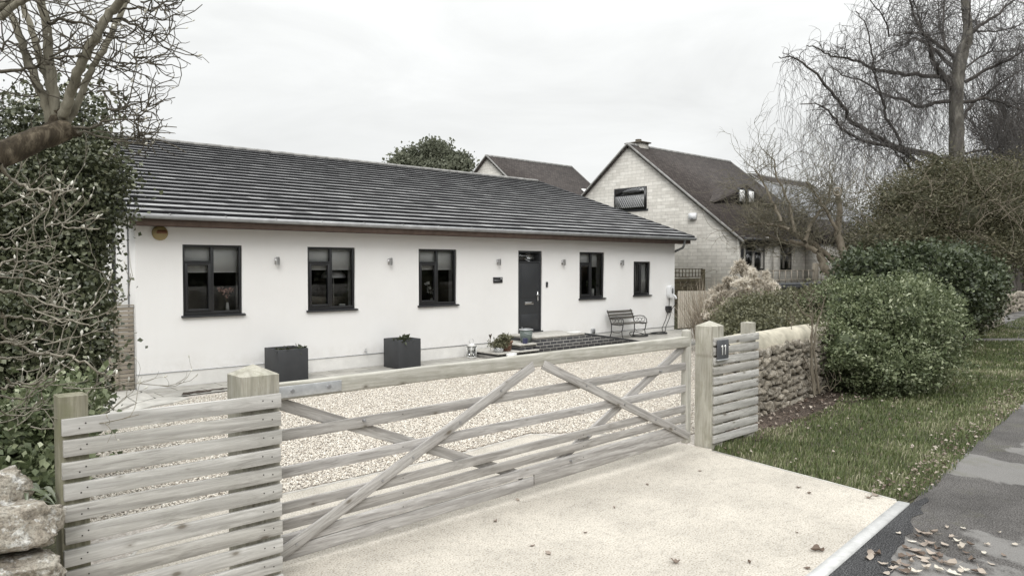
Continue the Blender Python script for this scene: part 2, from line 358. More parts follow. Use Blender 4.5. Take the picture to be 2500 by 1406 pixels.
def roofmat(name, lo, hi, lich, bw=.17, rh=.12):
    m, nt, b = mat(name, .9, 0, .2); t = N(nt, 'ShaderNodeTexCoord')
    bt = N(nt, 'ShaderNodeTexBrick'); bt.inputs['Scale'].default_value = 1; bt.inputs['Brick Width'].default_value = bw; bt.inputs['Row Height'].default_value = rh; bt.inputs['Mortar Size'].default_value = .008
    bt.inputs['Color1'].default_value = (*lo, 1); bt.inputs['Color2'].default_value = (*hi, 1); bt.inputs['Mortar'].default_value = tuple(x*.35 for x in lo)+(1,)
    L(nt, t.outputs['Object'], bt.inputs[0]); v = t.outputs['Object']
    c = mixc(nt, .7, bt.outputs[0], ramp(nt, noi(nt, v, 1.4, 6, .7), [(.3, .6), (.65, 1.0)]), 'MULTIPLY')
    c = mixc(nt, ramp(nt, noi(nt, v, 7, 5, .75), [(.6, 0.0), (.70, .7)]), c, lich)
    L(nt, c, b.inputs['Base Color']); bump(nt, b, bt.outputs[1], -.6, .02); return m
roofmat('brown_tiles', (.050, .042, .039), (.080, .068, .062), (.23, .22, .18))
roofmat('slate_tiles', (.20, .205, .215), (.29, .295, .305), (.34, .34, .33), .3, .2)
# tiles of the bungalow: colour per tile from the face attribute
m, nt, b = mat('grey_tile', .42, 0, .5); at_ = N(nt, 'ShaderNodeAttribute', attribute_name='rnd'); v = coords(nt, (1, 3, 3))
c = ramp(nt, at_.outputs['Fac'], [(0, (.10, .10, .102)), (.5, (.20, .20, .203)), (1, (.35, .35, .35))])
c = mixc(nt, .75, c, ramp(nt, noi(nt, v, 2.5, 7, .7), [(.3, .5), (.66, 1.0)]), 'MULTIPLY'); L(nt, c, b.inputs['Base Color'])
plain('tile_edge_shade', (.016, .016, .017), .8, 0, .3, 5, .1)  # near-black: shadow gaps between courses painted into the tile fronts
plain('ridge_tile', (.23, .225, .215), .8, 0, .25, 4)
def leafmat(name, stops, rough=.5, trans=.25, spec=.35):
    m, nt, b = mat(name, rough, 0, spec); at_ = N(nt, 'ShaderNodeAttribute', attribute_name='rnd')
    c = ramp(nt, at_.outputs['Fac'], stops); L(nt, c, b.inputs['Base Color'])
    tl = N(nt, 'ShaderNodeBsdfTranslucent'); L(nt, c, tl.inputs[0]); ms = N(nt, 'ShaderNodeMixShader'); ms.inputs[0].default_value = trans
    L(nt, b.outputs[0], ms.inputs[1]); L(nt, tl.outputs[0], ms.inputs[2]); L(nt, ms.outputs[0], nt.nodes['Material Output'].inputs[0]); return m
leafmat('ivy_leaf', [(0, (.028, .034, .017)), (.5, (.066, .075, .040)), (.8, (.14, .15, .088)), (1, (.36, .365, .27))], .34, .15)
leafmat('shrub_leaf', [(0, (.050, .066, .030)), (.5, (.125, .152, .075)), (.8, (.27, .30, .175)), (1, (.55, .57, .42))], .45)
leafmat('dark_leaf', [(0, (.026, .036, .018)), (.5, (.056, .072, .036)), (.85, (.12, .142, .078)), (1, (.25, .27, .18))], .4, .15)
leafmat('hedge_leaf', [(0, (.07, .072, .042)), (.5, (.13, .13, .075)), (.85, (.21, .205, .13)), (1, (.36, .33, .24))], .5)
leafmat('brown_leaf', [(0, (.055, .048, .03)), (.4, (.09, .083, .05)), (.75, (.14, .122, .08)), (1, (.26, .225, .17))], .6)
leafmat('far_leaf', [(0, (.09, .10, .07)), (.5, (.14, .15, .105)), (1, (.22, .23, .17))], .6, .35)
leafmat('conifer_leaf', [(0, (.045, .046, .025)), (.4, (.085, .085, .045)), (.75, (.14, .128, .078)), (1, (.29, .26, .19))], .6)
leafmat('grass_blade', [(0, (.056, .076, .028)), (.45, (.105, .135, .048)), (.8, (.17, .19, .085)), (1, (.36, .34, .23))], .6, .3)
leafmat('dry_leaf', [(0, (.10, .07, .05)), (.3, (.22, .175, .145)), (.6, (.42, .365, .31)), (1, (.64, .60, .52))], .7, .15, .2)
leafmat('plume', [(0, (.46, .42, .35)), (.5, (.66, .61, .53)), (1, (.82, .78, .70))], .9, .45, .1)
leafmat('reed', [(0, (.20, .17, .13)), (.5, (.33, .285, .225)), (1, (.45, .40, .33))], .8, .2, .2)
leafmat('strap_leaf', [(0, (.10, .12, .07)), (1, (.26, .28, .22))], .4, .2)
def bark(name, a, b_, c_, sc=8):
    m, nt, b = mat(name, .9, 0, .2); v = coords(nt, (1, 1, .35)); n = noi(nt, v, sc, 7, .7, .5)
    L(nt, ramp(nt, n, [(.3, a), (.5, b_), (.7, c_)]), b.inputs['Base Color']); bump(nt, b, n, .7, .02); return m
bark('magnolia_bark', (.10, .09, .068), (.21, .195, .15), (.32, .30, .245), 12)
bark('magnolia_trunk_bark', (.018, .014, .009), (.055, .044, .03), (.19, .16, .115), 16)
bark('magnolia_twig_bark', (.15, .135, .105), (.25, .23, .185), (.37, .345, .29), 20)
bark('magnolia_backlit_twig', (.06, .053, .04), (.105, .094, .074), (.16, .145, .115), 20)  # darker copy of the twig bark, backlighting against the sky painted in
bark('birch_bark', (.045, .04, .035), (.15, .14, .12), (.30, .285, .25), 4)
bark('twig_bark', (.045, .04, .036), (.075, .067, .06), (.11, .10, .09), 6)
bark('birch_twig', (.07, .065, .062), (.11, .103, .098), (.155, .147, .14), 6)
bark('apple_bark', (.075, .062, .045), (.14, .12, .09), (.22, .195, .155), 6)
bark('olive_twig', (.09, .082, .058), (.15, .138, .10), (.22, .20, .155), 4)
plain('bud', (.60, .585, .52), .7, 0, .25, 30)

# ------------------------------------------------------------------ plant helpers
def nrm(v): return v/(np.linalg.norm(v)+1e-9)
def leafmesh(P, D, Nn, ln, wd, fold=.18):
    'one folded leaf (2 quads->4 tris as 2 tris pairs) per row: base P, direction D, normal Nn'
    S = np.cross(D, Nn); S /= (np.linalg.norm(S, axis=1, keepdims=True)+1e-9)
    Up = np.cross(S, D); ln = ln[:, None]; wd = wd[:, None]
    a = P; t = P+D*ln; mid = P+D*ln*.5
    l = mid - S*wd + Up*wd*fold*2; r = mid + S*wd + Up*wd*fold*2
    V = np.stack([a, l, t, r], 1).reshape(-1, 3)
    i = np.arange(len(P))*4
    F = np.concatenate([np.stack([i, i+1, i+2], 1), np.stack([i, i+2, i+3], 1)])
    return V, F
def clump_leaves(blobs, n, size, seed=0, per=14, spread=.16, shell=.62, aspect=.42, up=.25, gap=0, gfreq=1.0, flat=1.0, bright=.0, zmin=-9):
    'blobs: (centre, (rx,ry,rz)). Leaf clusters sit through the outer part of each blob.'
    g = np.random.default_rng(seed)
    C = np.array([b[0] for b in blobs], float); Rr = np.array([b[1] for b in blobs], float)
    wgt = (Rr[:, 0]*Rr[:, 1]+Rr[:, 1]*Rr[:, 2]+Rr[:, 0]*Rr[:, 2]); wgt /= wgt.sum()
    nc = max(1, n//per); idx = g.choice(len(blobs), nc, p=wgt)
    d = g.normal(size=(nc, 3)); d /= np.linalg.norm(d, axis=1, keepdims=True)
    rr = shell+(1-shell)*g.random(nc)**.6
    rr *= 1+.20*np.sin(d[:, 0]*7+idx*1.7)*np.sin(d[:, 1]*6+idx)+.16*np.sin(d[:, 2]*9+idx*2.3+d[:, 0]*5)+.09*g.normal(size=nc)
    cc = C[idx]+d*Rr[idx]*rr[:, None]
    keep = cc[:, 2] > zmin
    if gap:
        keep &= np.array([noise.noise(Vector(p*gfreq)) for p in cc]) < gap
    cc, d = cc[keep], d[keep]; nc = len(cc)
    P = np.repeat(cc, per, 0)+g.normal(size=(nc*per, 3))*spread*np.array([1, 1, .7])
    out_ = np.repeat(d, per, 0)
    D = g.normal(size=P.shape)*.9+out_*.55+np.array([0, 0, up]); D[:, 2] *= flat; D /= np.linalg.norm(D, axis=1, keepdims=True)
    Nn = g.normal(size=P.shape)*.7+out_*.6+np.array([0, 0, .5])
    ln = size*(.6+.8*g.random(len(P))); V, F = leafmesh(P, D, Nn, ln, ln*aspect)
    cr = np.repeat(g.random(nc), per)
    rnd = np.clip(.55*g.random(len(P))+.45*cr+bright*(out_[:, 2]), 0, 1)
    return V, F, np.concatenate([rnd, rnd])
def core(blobs, k=.7, seed=0):
    import bmesh
    bm = bmesh.new()
    for (c, r) in blobs:
        m_ = Matrix.Translation(Vector(c)) @ Matrix.Diagonal((r[0]*k, r[1]*k, r[2]*k, 1)); ret = bmesh.ops.create_icosphere(bm, subdivisions=3, radius=1, matrix=m_)
        for v in ret['verts']:
            o = noise.noise(v.co*2.3)*.28; v.co += (v.co-Vector(c))*o
    bm.verts.ensure_lookup_table(); V = np.array([v.co[:] for v in bm.verts]); F = np.array([[v.index for v in f.verts] for f in bm.faces]); bm.free()
    return V, F
def join(parts):
    VV, FF, RR = [], [], []; b = 0
    for V, F, r in parts:
        VV.append(V); FF.append(F+b); RR.append(r); b += len(V)
    return np.concatenate(VV), np.concatenate(FF), np.concatenate(RR)
def bush(name, label, cat, blobs, n, size, matn, seed, ck=.66, stems=None, trunk=None, group=None, base=None, **kw):
    c0 = np.mean([b[0] for b in blobs], 0) if base is None else np.array(base)
    t = thing(name, label, cat, (float(c0[0]), float(c0[1]), 0.0 if base is None else float(base[2])), group)
    parts = [clump_leaves(blobs, n, size, seed, **kw)]
    if ck:
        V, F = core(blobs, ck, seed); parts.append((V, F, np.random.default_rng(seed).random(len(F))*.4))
    V, F, r = join(parts); mk('foliage', V, F, M[matn], t, rnd=r)
    if stems: 
        V, F = tube(*stems); mk('stem', V, F, M[trunk or 'twig_bark'], t, smooth=True)
    return t
class Grow:
    def __init__(s, seed): s.p = []; s.r = []; s.g = random.Random(seed); s.tips = []
    def path(s, pts, r0, r1, wob=.0, sub=3):
        'polyline through pts, resampled with a little wobble; returns the dense points'
        pts = np.array(pts, float); out = []
        for i in range(len(pts)-1):
            for k in range(sub):
                t = k/sub; p0 = pts[max(i-1, 0)]; p1 = pts[i]; p2 = pts[i+1]; p3 = pts[min(i+2, len(pts)-1)]
                q = .5*((2*p1)+(-p0+p2)*t+(2*p0-5*p1+4*p2-p3)*t*t+(-p0+3*p1-3*p2+p3)*t**3)
                out.append(q+np.array([s.g.gauss(0, wob) for _ in range(3)]))
        out.append(pts[-1]); out = np.array(out); rr = np.linspace(r0, r1, len(out))
        s.p.append(out); s.r.append(rr); return out, rr
    def twig(s, p, d, ln, r, trop=(0, 0, 0), depth=1, seg=5, wob=.25, kids=3, kl=.55, spread=.8, taper=.45):
        d = nrm(np.array(d, float)); pts = [np.array(p, float)]; ds = []
        trop = np.array(trop, float); g = s.g
        for i in range(seg):
            d = nrm(d+np.array([g.gauss(0, wob), g.gauss(0, wob), g.gauss(0, wob)])+trop*(1.0/seg)*(1+i*.5))
            ds.append(d); pts.append(pts[-1]+d*ln/seg)
        s.p.append(np.array(pts)); s.r.append(np.linspace(r, r*taper, seg+1))
        if depth <= 1: s.tips.append((pts[-1], d, r))
        if depth > 1:
            for k in range(kids):
                j = g.randint(1, seg); q = pts[j]; dd = nrm(ds[j-1]+np.array([g.gauss(0, spread) for _ in range(3)]))
                s.twig(q, dd, ln*kl*g.uniform(.6, 1.2), r*.6, trop, depth-1, seg, wob, kids, kl, spread, taper)
            s.tips.append((pts[-1], d, r*.6))
    def mesh(s, name, matn, parent, sides=4):
        V, F = tube(s.p, s.r, sides); return mk(name, V, F, M[matn], parent, smooth=True)
#@@SETTING
# ------------------------------------------------------------------ ground
def sheet(name, poly, z, matn, kind='structure'):
    V = [(x, y, z) for x, y in poly]; return tag(mk(name, np.array(V), np.array([list(range(len(poly)))]), M[matn]), kind=kind)
def soft_edge(a, b, n, amp, seed):
    g = random.Random(seed); return [(a[0]+(b[0]-a[0])*i/n+g.uniform(-amp, amp)*(0 < i < n), a[1]+(b[1]-a[1])*i/n+g.uniform(-amp, amp)*(0 < i < n)) for i in range(n+1)]
# one ground sheet to the horizon, gently rising into the neighbour's garden
gx = np.concatenate([np.linspace(-600, -14, 12), np.linspace(-12, 60, 73), np.linspace(64, 900, 14)]); gy = np.concatenate([np.linspace(-500, -14, 10), np.linspace(-12, 60, 73), np.linspace(64, 900, 14)])
def ground_z(x, y):
    a = min(1, max(0, (x-19.6)/3.0)); b = min(1, max(0, (y-(7.4+.12*(x-20)))/3.0))
    a = a*a*(3-2*a); b = b*b*(3-2*b)
    return -0.03 + 1.0*a*b
V = [(x, y, ground_z(x, y)) for y in gy for x in gx]; nx = len(gx)
F = [[j*nx+i, j*nx+i+1, (j+1)*nx+i+1, (j+1)*nx+i] for j in range(len(gy)-1) for i in range(nx-1)]
tag(mk('ground', V, np.array(F), M['ground_green'], smooth=True), kind='structure')
edge = [(-30, 2.05), (4.87-2.6, 2.2), (4.87, 2.26), (6.95, 2.46)]
gedge = soft_edge((7.38, 2.50), (13.06, 3.12), 60, .022, 3)+soft_edge((13.06, 3.12), (60, 6.4), 160, .05, 4)[1:]
sheet('footpath', [(-30, -1.6), (60, -1.6)]+gedge[::-1]+[(6.97, 2.44), (4.87, 2.24), (2.2, 2.16), (-30, 2.03)], -0.012, 'path_tarmac')
sheet('tarmac_strip', soft_edge((-8, 1.62), (4.4, 1.80), 30, .02, 7)+soft_edge((4.4, 1.80), (7.3, 2.42), 22, .035, 9)+[(7.0, 2.45), (4.88, 2.235), (-8, 2.02)], -0.008, 'new_tarmac')
sheet('road', [(-60, -9), (90, -9), (90, -1.75), (-60, -1.75)], -0.022, 'road_tarmac')
b = MB(); b.box((-60, -1.75, -.2), (90, -1.6, .02)); tag(b.build('road_kerb', M['kerb_concrete']), kind='structure')
sheet('verge_soil', [(7.34, 4.72), (7.0, 2.50)]+gedge+[(60, 9), (30, 7.9), (9, 5.45), (7.7, 5.3)], -0.020, 'ground_green')
# apron of resin-bound stone, dished towards the gate
ax = [(-8, 2.13), (2.2, 2.24), (4.87, 2.33), (6.93, 2.53)]
ar = [(6.96, 2.56), (7.06, 3.2), (7.16, 3.9), (7.28, 4.66), (7.36, 4.72), (7.20, 5.6), (6.90, 6.15), (6.46, 6.37), (6.33, 6.64), (4.82, 6.44), (2.93, 6.41), (2.0, 6.33), (1.75, 6.15), (1.45, 5.7), (1.2, 5.1), (1.1, 4.4), (-8, 4.2)]
sheet('resin_apron', ax+ar, 0.0, 'resin')
b = MB()
def ribbon(b, pts, wdt, z0, z1):
    P = np.array(pts, float); T = np.gradient(P, axis=0); T /= np.linalg.norm(T, axis=1, keepdims=True); S = np.stack([-T[:, 1], T[:, 0]], 1)*wdt/2
    for i in range(len(P)-1):
        a, c, d, e = P[i]-S[i], P[i+1]-S[i+1], P[i+1]+S[i+1], P[i]+S[i]
        b.add([(*a, z0), (*c, z0), (*d, z0), (*e, z0), (*a, z1), (*c, z1), (*d, z1), (*e, z1)], [(4, 5, 6, 7), (0, 1, 5, 4), (2, 3, 7, 6)]+([(0,4,7,3)] if i == 0 else [])+([(1,2,6,5)] if i == len(P)-2 else []))
ribbon(b, [(-8, 2.09), (2.2, 2.2), (4.87, 2.29), (6.95, 2.49)], .095, -.05, .006); tag(b.build('kerb_edging', M['kerb_concrete']), kind='structure')
b = MB(); ribbon(b, [(6.96, 2.56), (7.06, 3.2), (7.16, 3.9), (7.28, 4.66)], .022, -.05, .007); ribbon(b, [(7.20, 5.6), (6.90, 6.15), (6.46, 6.37), (6.33, 6.64), (4.82, 6.44), (2.93, 6.41), (2.0, 6.33), (1.75, 6.15), (1.45, 5.7), (1.2, 5.1)], .022, -.05, .009)
tag(b.build('steel_edging', M['slab']), kind='structure')
sheet('gravel_yard', [(1.2, 4.35), (7.28, 4.74), (7.62, 4.97), (8.8, 5.25), (19.2, 6.8), (19.4, 12), (14.3, 12.05), (4.2, 12.4), (2.6, 11.9), (1.3, 9)], -0.006, 'gravel_bed')
# pebbles
g = np.random.default_rng(5)
def inside(px, py, poly):
    c = np.zeros(len(px), bool); j = len(poly)-1
    for i in range(len(poly)):
        xi, yi = poly[i]; xj, yj = poly[j]
        c ^= ((yi > py) != (yj > py)) & (px < (xj-xi)*(py-yi)/(yj-yi+1e-12)+xi); j = i
    return c
yard = [(1.3, 6.4), (2.9, 6.45), (4.8, 6.48), (6.33, 6.7), (6.95, 6.2), (7.3, 5.3), (8.8, 5.3), (18, 6.8), (18, 11.3), (13, 12.0), (9.2, 12.25), (4.9, 12.38), (4.05, 12.1), (3.7, 11.78), (3.3, 11.62), (2.85, 11.3), (1.7, 9.0)]
n = 400000; px = g.uniform(1, 18, n); py = g.uniform(5.2, 12.5, n)
dd = .67*px+.742*py; keep = inside(px, py, yard) & (g.random(n) < np.clip(9.0/dd, 0, 1)**1.6)
px, py = px[keep], py[keep]; n = len(px)
base = np.array([(1, 0, 0), (0, 1, 0), (-1, 0, 0), (0, -1, 0), (0, 0, 1), (0, 0, -1)], float); fc = np.array([(0, 1, 4), (1, 2, 4), (2, 3, 4), (3, 0, 4), (1, 0, 5), (2, 1, 5), (3, 2, 5), (0, 3, 5)])
s = (.007+.008*g.random(n))[:, None, None]; V = base[None]*s*(1+.5*g.normal(size=(n, 6, 1))*.5)*np.stack([1+.3*g.normal(size=n), 1+.3*g.normal(size=n), .65+.2*g.normal(size=n)], 1)[:, None, :]
a = g.random(n)*6.28; ca, sa = np.cos(a)[:, None], np.sin(a)[:, None]; tl = g.normal(size=n)[:, None]*.35
x = V[:, :, 0]*ca-V[:, :, 1]*sa; y = V[:, :, 0]*sa+V[:, :, 1]*ca; z = V[:, :, 2]+x*tl
V = np.stack([x+px[:, None], y+py[:, None], z+.004+.008*g.random(n)[:, None]], 2).reshape(-1, 3); F = (fc[None]+np.arange(n)[:, None, None]*6).reshape(-1, 3)
tag(mk('gravel', V, F, M['pebble'], rnd=np.repeat(g.random(n), 8)), 'pale pinkish loose gravel covering the yard between the gate and the white house', 'gravel', kind='stuff')
# paving along the house
sheet('patio', [(3.62, 12.35), (5.0, 12.42), (10.4, 12.35), (14.3, 12.1), (14.3, 13.395), (3.62, 13.395)], 0.008, 'paving')
b = MB(); b.add([(14.3, 11.3, .02), (19.6, 11.2, .10), (20.6, 13.3, .16), (18.8, 13.39, .17), (14.3, 13.39, .10), (14.3, 11.3, -.05), (19.6, 11.2, -.05)], [(0, 1, 2, 3, 4), (0, 5, 6, 1)]); tag(b.build('side_patio', M['paving']), kind='structure')
for poly in ([(2.95, 12.42), (2.86, 11.72), (3.23, 12.11), (3.27, 12.76)], [(3.30, 12.80), (3.26, 12.13), (3.58, 12.40), (3.61, 13.08)], [(2.25, 11.2), (2.83, 11.46), (2.83, 12.3), (2.6, 12.7), (2.2, 12.3)], [(2.97, 12.46), (3.28, 12.80), (3.58, 13.12), (3.58, 13.44), (2.3, 13.44), (2.6, 12.74)],
             [(2.88, 11.52), (2.96, 11.42), (3.35, 11.70), (3.7, 11.80), (3.98, 11.98), (3.93, 12.18), (3.60, 12.34), (3.25, 12.08)]):
    b = MB(); b.prism(poly, 2, -.05, .026+random.uniform(0, .006)); tag(bev(b.build('paving_slab', M['slab']), .006), kind='structure')
sheet('soil_patch', soft_edge((4.0, 12.42), (4.9, 12.60), 12, .05, 1)+soft_edge((4.9, 12.68), (4.1, 12.66), 10, .04, 2), .016, 'soil_bed')
sheet('flower_bed', [(7.9, 4.85)]+soft_edge((8.2, 4.55), (13.5, 4.9), 16, .16, 8)+[(13.5, 6.3), (8.8, 5.6), (7.7, 5.1)], -0.010, 'soil_bed')
sheet('neighbour_drive', [(25.6, 6.1), (30, 5.3), (60, 6.6), (60, 16), (33, 14), (30.6, 8.0), (29.5, 7.0)], -.013, 'path_tarmac')
sheet('side_path', soft_edge((22.6, 7.5), (26.6, 4.2), 8, .07, 2)+soft_edge((27.4, 4.3), (23.6, 7.7), 8, .07, 5), -.010, 'path_tarmac')
# grass blades on the verge
def field(name, poly, n, hgt, matn, seed, lab, cat, holes=(), fall=8., noise_f=1.1, lean=1.1):
    g = np.random.default_rng(seed); P = np.array(poly); lo, hi = P.min(0), P.max(0)
    px = g.uniform(lo[0], hi[0], n); py = g.uniform(lo[1], hi[1], n); d = .67*px+.742*py
    k = inside(px, py, poly) & (g.random(n) < np.clip(fall/np.maximum(d, .1), 0, 1)**1.5)
    for h in holes: k &= ~inside(px, py, h)
    px, py, d = px[k], py[k], d[k]; m_ = len(px); cl = np.array([noise.noise(Vector((a*noise_f, b_*noise_f, 0)))+.5*noise.noise(Vector((a*4, b_*4, 3))) for a, b_ in zip(px, py)])
    a = g.random(m_)*6.28; h = hgt*(.5+g.random(m_))*(1+.5*cl); sc = np.clip(d/7., 1, 2.4)
    thin = g.random(m_) > np.clip((-cl-.18)*2.2, 0, .85); h = h*np.where(thin, 1, .25)
    dirx = np.cos(a)*lean*g.random(m_)+.35; diry = np.sin(a)*lean*g.random(m_)-.1
    wv = .0035*sc
    b0 = np.stack([px-np.sin(a)*wv, py+np.cos(a)*wv, np.full(m_, -.02)], 1); b1 = np.stack([px+np.sin(a)*wv, py-np.cos(a)*wv, np.full(m_, -.02)], 1)
    mid = np.stack([px+dirx*h*.4, py+diry*h*.4, h*.6], 1); tp = np.stack([px+dirx*h*1.1, py+diry*h*1.1, h*.85], 1)
    o = np.stack([-np.sin(a)*wv*.8, np.cos(a)*wv*.8, a*0], 1)
    V = np.stack([b0, b1, mid-o, mid+o, tp], 1).reshape(-1, 3); i = np.arange(m_)*5
    r = np.clip(.5+.55*cl+.25*g.normal(size=m_), 0, 1)
    me = mk(name, V, [np.stack([i, i+1, i+2, i+3], 1), np.stack([i+3, i+2, i+4], 1)], M[matn], rnd=np.concatenate([r, r])); return tag(me, lab, cat, kind='stuff')
verge = [(6.99, 2.56), (7.1, 2.50), (7.38, 2.47)]+[(x, y-.05) for x, y in gedge[::4][1:]]+[(40, 5.0), (40, 9), (30, 7.7), (13.2, 5.7), (11.0, 4.95), (8.9, 4.75), (7.9, 5.0), (7.70, 4.92), (7.34, 4.66), (7.17, 3.9), (7.07, 3.2)]
field('grass', verge, 640000, .034, 'grass_blade', 11, 'rough green verge grass between the tarmac footpath and the stone wall', 'grass', holes=([(22.6, 7.5), (26.6, 4.2), (27.4, 4.3), (23.6, 7.7)],), fall=7.6)
# leaf litter on the verge and the bed, and single leaves on the hard ground
def flat_leaves(px, py, z, size, g, curl=.35):
    m_ = len(px); a = g.random(m_)*6.28; D = np.stack([np.cos(a), np.sin(a), g.normal(size=m_)*.22], 1); D /= np.linalg.norm(D, axis=1, keepdims=True)
    Nn = np.stack([g.normal(size=m_)*curl, g.normal(size=m_)*curl, np.ones(m_)], 1); ln = size*(.6+.7*g.random(m_))
    return leafmesh(np.stack([px, py, z+.01*g.random(m_)], 1), D, Nn, ln, ln*(.28+.16*g.random(m_)), .35)
V_ = None
g = np.random.default_rng(21); n = 30000; px = g.uniform(7, 34, n); py = g.uniform(2.4, 7.6, n)
ev = np.array([2.5+max(0, x-7.4)*.108+.12+.06*math.sin(x*2) for x in px]); k = inside(px, py, verge+[]) & (g.random(n) < np.clip(7/(.67*px+.742*py), 0, 1)) & ((g.random(n) < .05) | (np.abs(py-ev) < .22))
V, F = flat_leaves(px[k], py[k], .018, .042, g, .8); r = g.random(len(px[k])); tag(mk('leaf_litter', V, F, M['dry_leaf'], rnd=np.concatenate([r, r])*.72), 'scattered dead leaves lying in the verge grass', 'leaves', kind='stuff')
g = np.random.default_rng(22); n = 520; px = g.uniform(7.9, 13.4, n); py = g.uniform(4.4, 5.7, n); k = inside(px, py, [(7.9, 5.0), (8.6, 4.65), (13.4, 5.0), (13.4, 5.75), (9, 5.4)])
V, F = flat_leaves(px[k], py[k], .0, .06, g); r = g.random(len(px[k])); tag(mk('bed_litter', V, F, M['dry_leaf'], rnd=np.concatenate([r, r])*.7), 'brown dead leaves on the bare soil below the rubble wall', 'leaves', kind='stuff')
def one_leaf(p, size, lab, group, g, rv):
    a = g.uniform(0, 6.28); n_ = 11; V = []; up = g.uniform(.25, 1.3); asp = g.uniform(.26, .42); lob = g.uniform(0, .3); bend = g.uniform(-.35, .35); cup = g.uniform(-.3, 1.1)
    for i in range(n_+1):
        t = i/n_; wd = size*asp*(math.sin(math.pi*t**.75)**.8 if 0 < t < 1 else 0)*(1+lob*math.sin(t*16))*(1-.25*t)+.0006; x = size*(t-.5); y = bend*size*(t-.5)**2; z = up*size*(t-.5)**2
        for s_ in (-1, -.5, 0, .5, 1): V.append((x-abs(s_)*wd*.25, y+s_*wd, max(.0015, z+(s_*s_)*wd*cup*.8+.002)))
    q = [[5*i+k, 5*i+5+k, 5*i+6+k, 5*i+1+k] for i in range(n_) for k in range(4)]
    m_ = len(V); V += [(-size*.5, bend*size*.25-.0015, .003), (-size*.5, bend*size*.25+.0015, .003), (-size*.95, bend*size*.9+.001, .012), (-size*.95, bend*size*.9-.001, .012)]; q.append([m_, m_+1, m_+2, m_+3])
    ca, sa = math.cos(a), math.sin(a); tx, ty = g.gauss(0, .22), g.gauss(0, .22)
    V = np.array([(x*ca-y*sa, x*sa+y*ca, z+abs(tx*x+ty*y)) for x, y, z in V])
    o = mk('fallen_leaf', V, np.array(q), M['dry_leaf'], rnd=np.full(len(q), rv)); o.location = p
    return tag(o, lab, 'leaf', group)
def gz(x, y, z=0.0):
    v = _f + _r*(x-1250)/1800 - _u*(y-703)/1800; return np.array([0, 0, CAM_H])+v*((z-CAM_H)/v[2])
g = random.Random(31)
LP = [(2240,1310,.1),(2288,1340,.1),(2210,1380,.1),(2300,1375,.1),(2262,1372,.1),(2190,1376,.09),(2246,1352,.09),(2280,1365,.08),(2222,1360,.09),(2400,1402,.09),(2160,1400,.09),(2440,1300,.05),(2475,1330,.06),(2350,1290,.05),(2245,1298,.11),(2262,1306,.1),(2278,1300,.1),(2225,1322,.09),(2250,1330,.12),(2272,1328,.1),(2232,1345,.1),(2215,1340,.08),(2305,1330,.09),(2322,1312,.1),(2200,1360,.11),(2225,1372,.1),(2250,1362,.12),(2275,1352,.11),(2296,1360,.09),(2180,1388,.1),(2205,1396,.12),(2236,1398,.1),(2262,1388,.12),(2290,1392,.1),(2318,1380,.1),(2345,1340,.09),(2360,1350,.09),(2372,1366,.1),(2330,1402,.1),(2355,1392,.11),(2385,1396,.1),(2130,1356,.1),(2145,1352,.07),(2120,1364,.09),(2155,1378,.08),(2345,1398,.08),(2402,1352,.07),(2452,1356,.06),(2420,1376,.08),(2312,1288,.08),(2195,1302,.07),(2338,1322,.08),(2408,1330,.06),(2370,1330,.07)]
for (x, y, s_) in LP: one_leaf(gz(x, y, -.006), s_*g.uniform(.6, 1.0), *(lambda v: (('pale papery dead leaf on the tarmac footpath beside the drive' if v > .7 else 'dark brown curled dead leaf on the tarmac footpath beside the drive' if v < .35 else 'tan dead leaf on the tarmac footpath beside the drive'), 'fallen leaves on the footpath', g, v))(g.choice((.12, .3, .45, .6, .75, .95))))
for (x, y, s_) in [(1580,1182,.05),(2140,1210,.08),(2120,1216,.07),(1300,1332,.04),(1340,1352,.06),(1650,1374,.07),(1990,1344,.08),(2004,1344,.05),(1830,1374,.04),(1210,1272,.05),(1265,1222,.05),(1500,1240,.03),(1950,1190,.05),(1975,1205,.04),(1710,1150,.04),(1430,1300,.035),(1970,1388,.05),(1945,1300,.03)]:
    one_leaf(gz(x, y, .001), s_, 'small brown leaf lying on the pale resin drive', 'fallen leaves on the drive', g, g.uniform(0, .5))

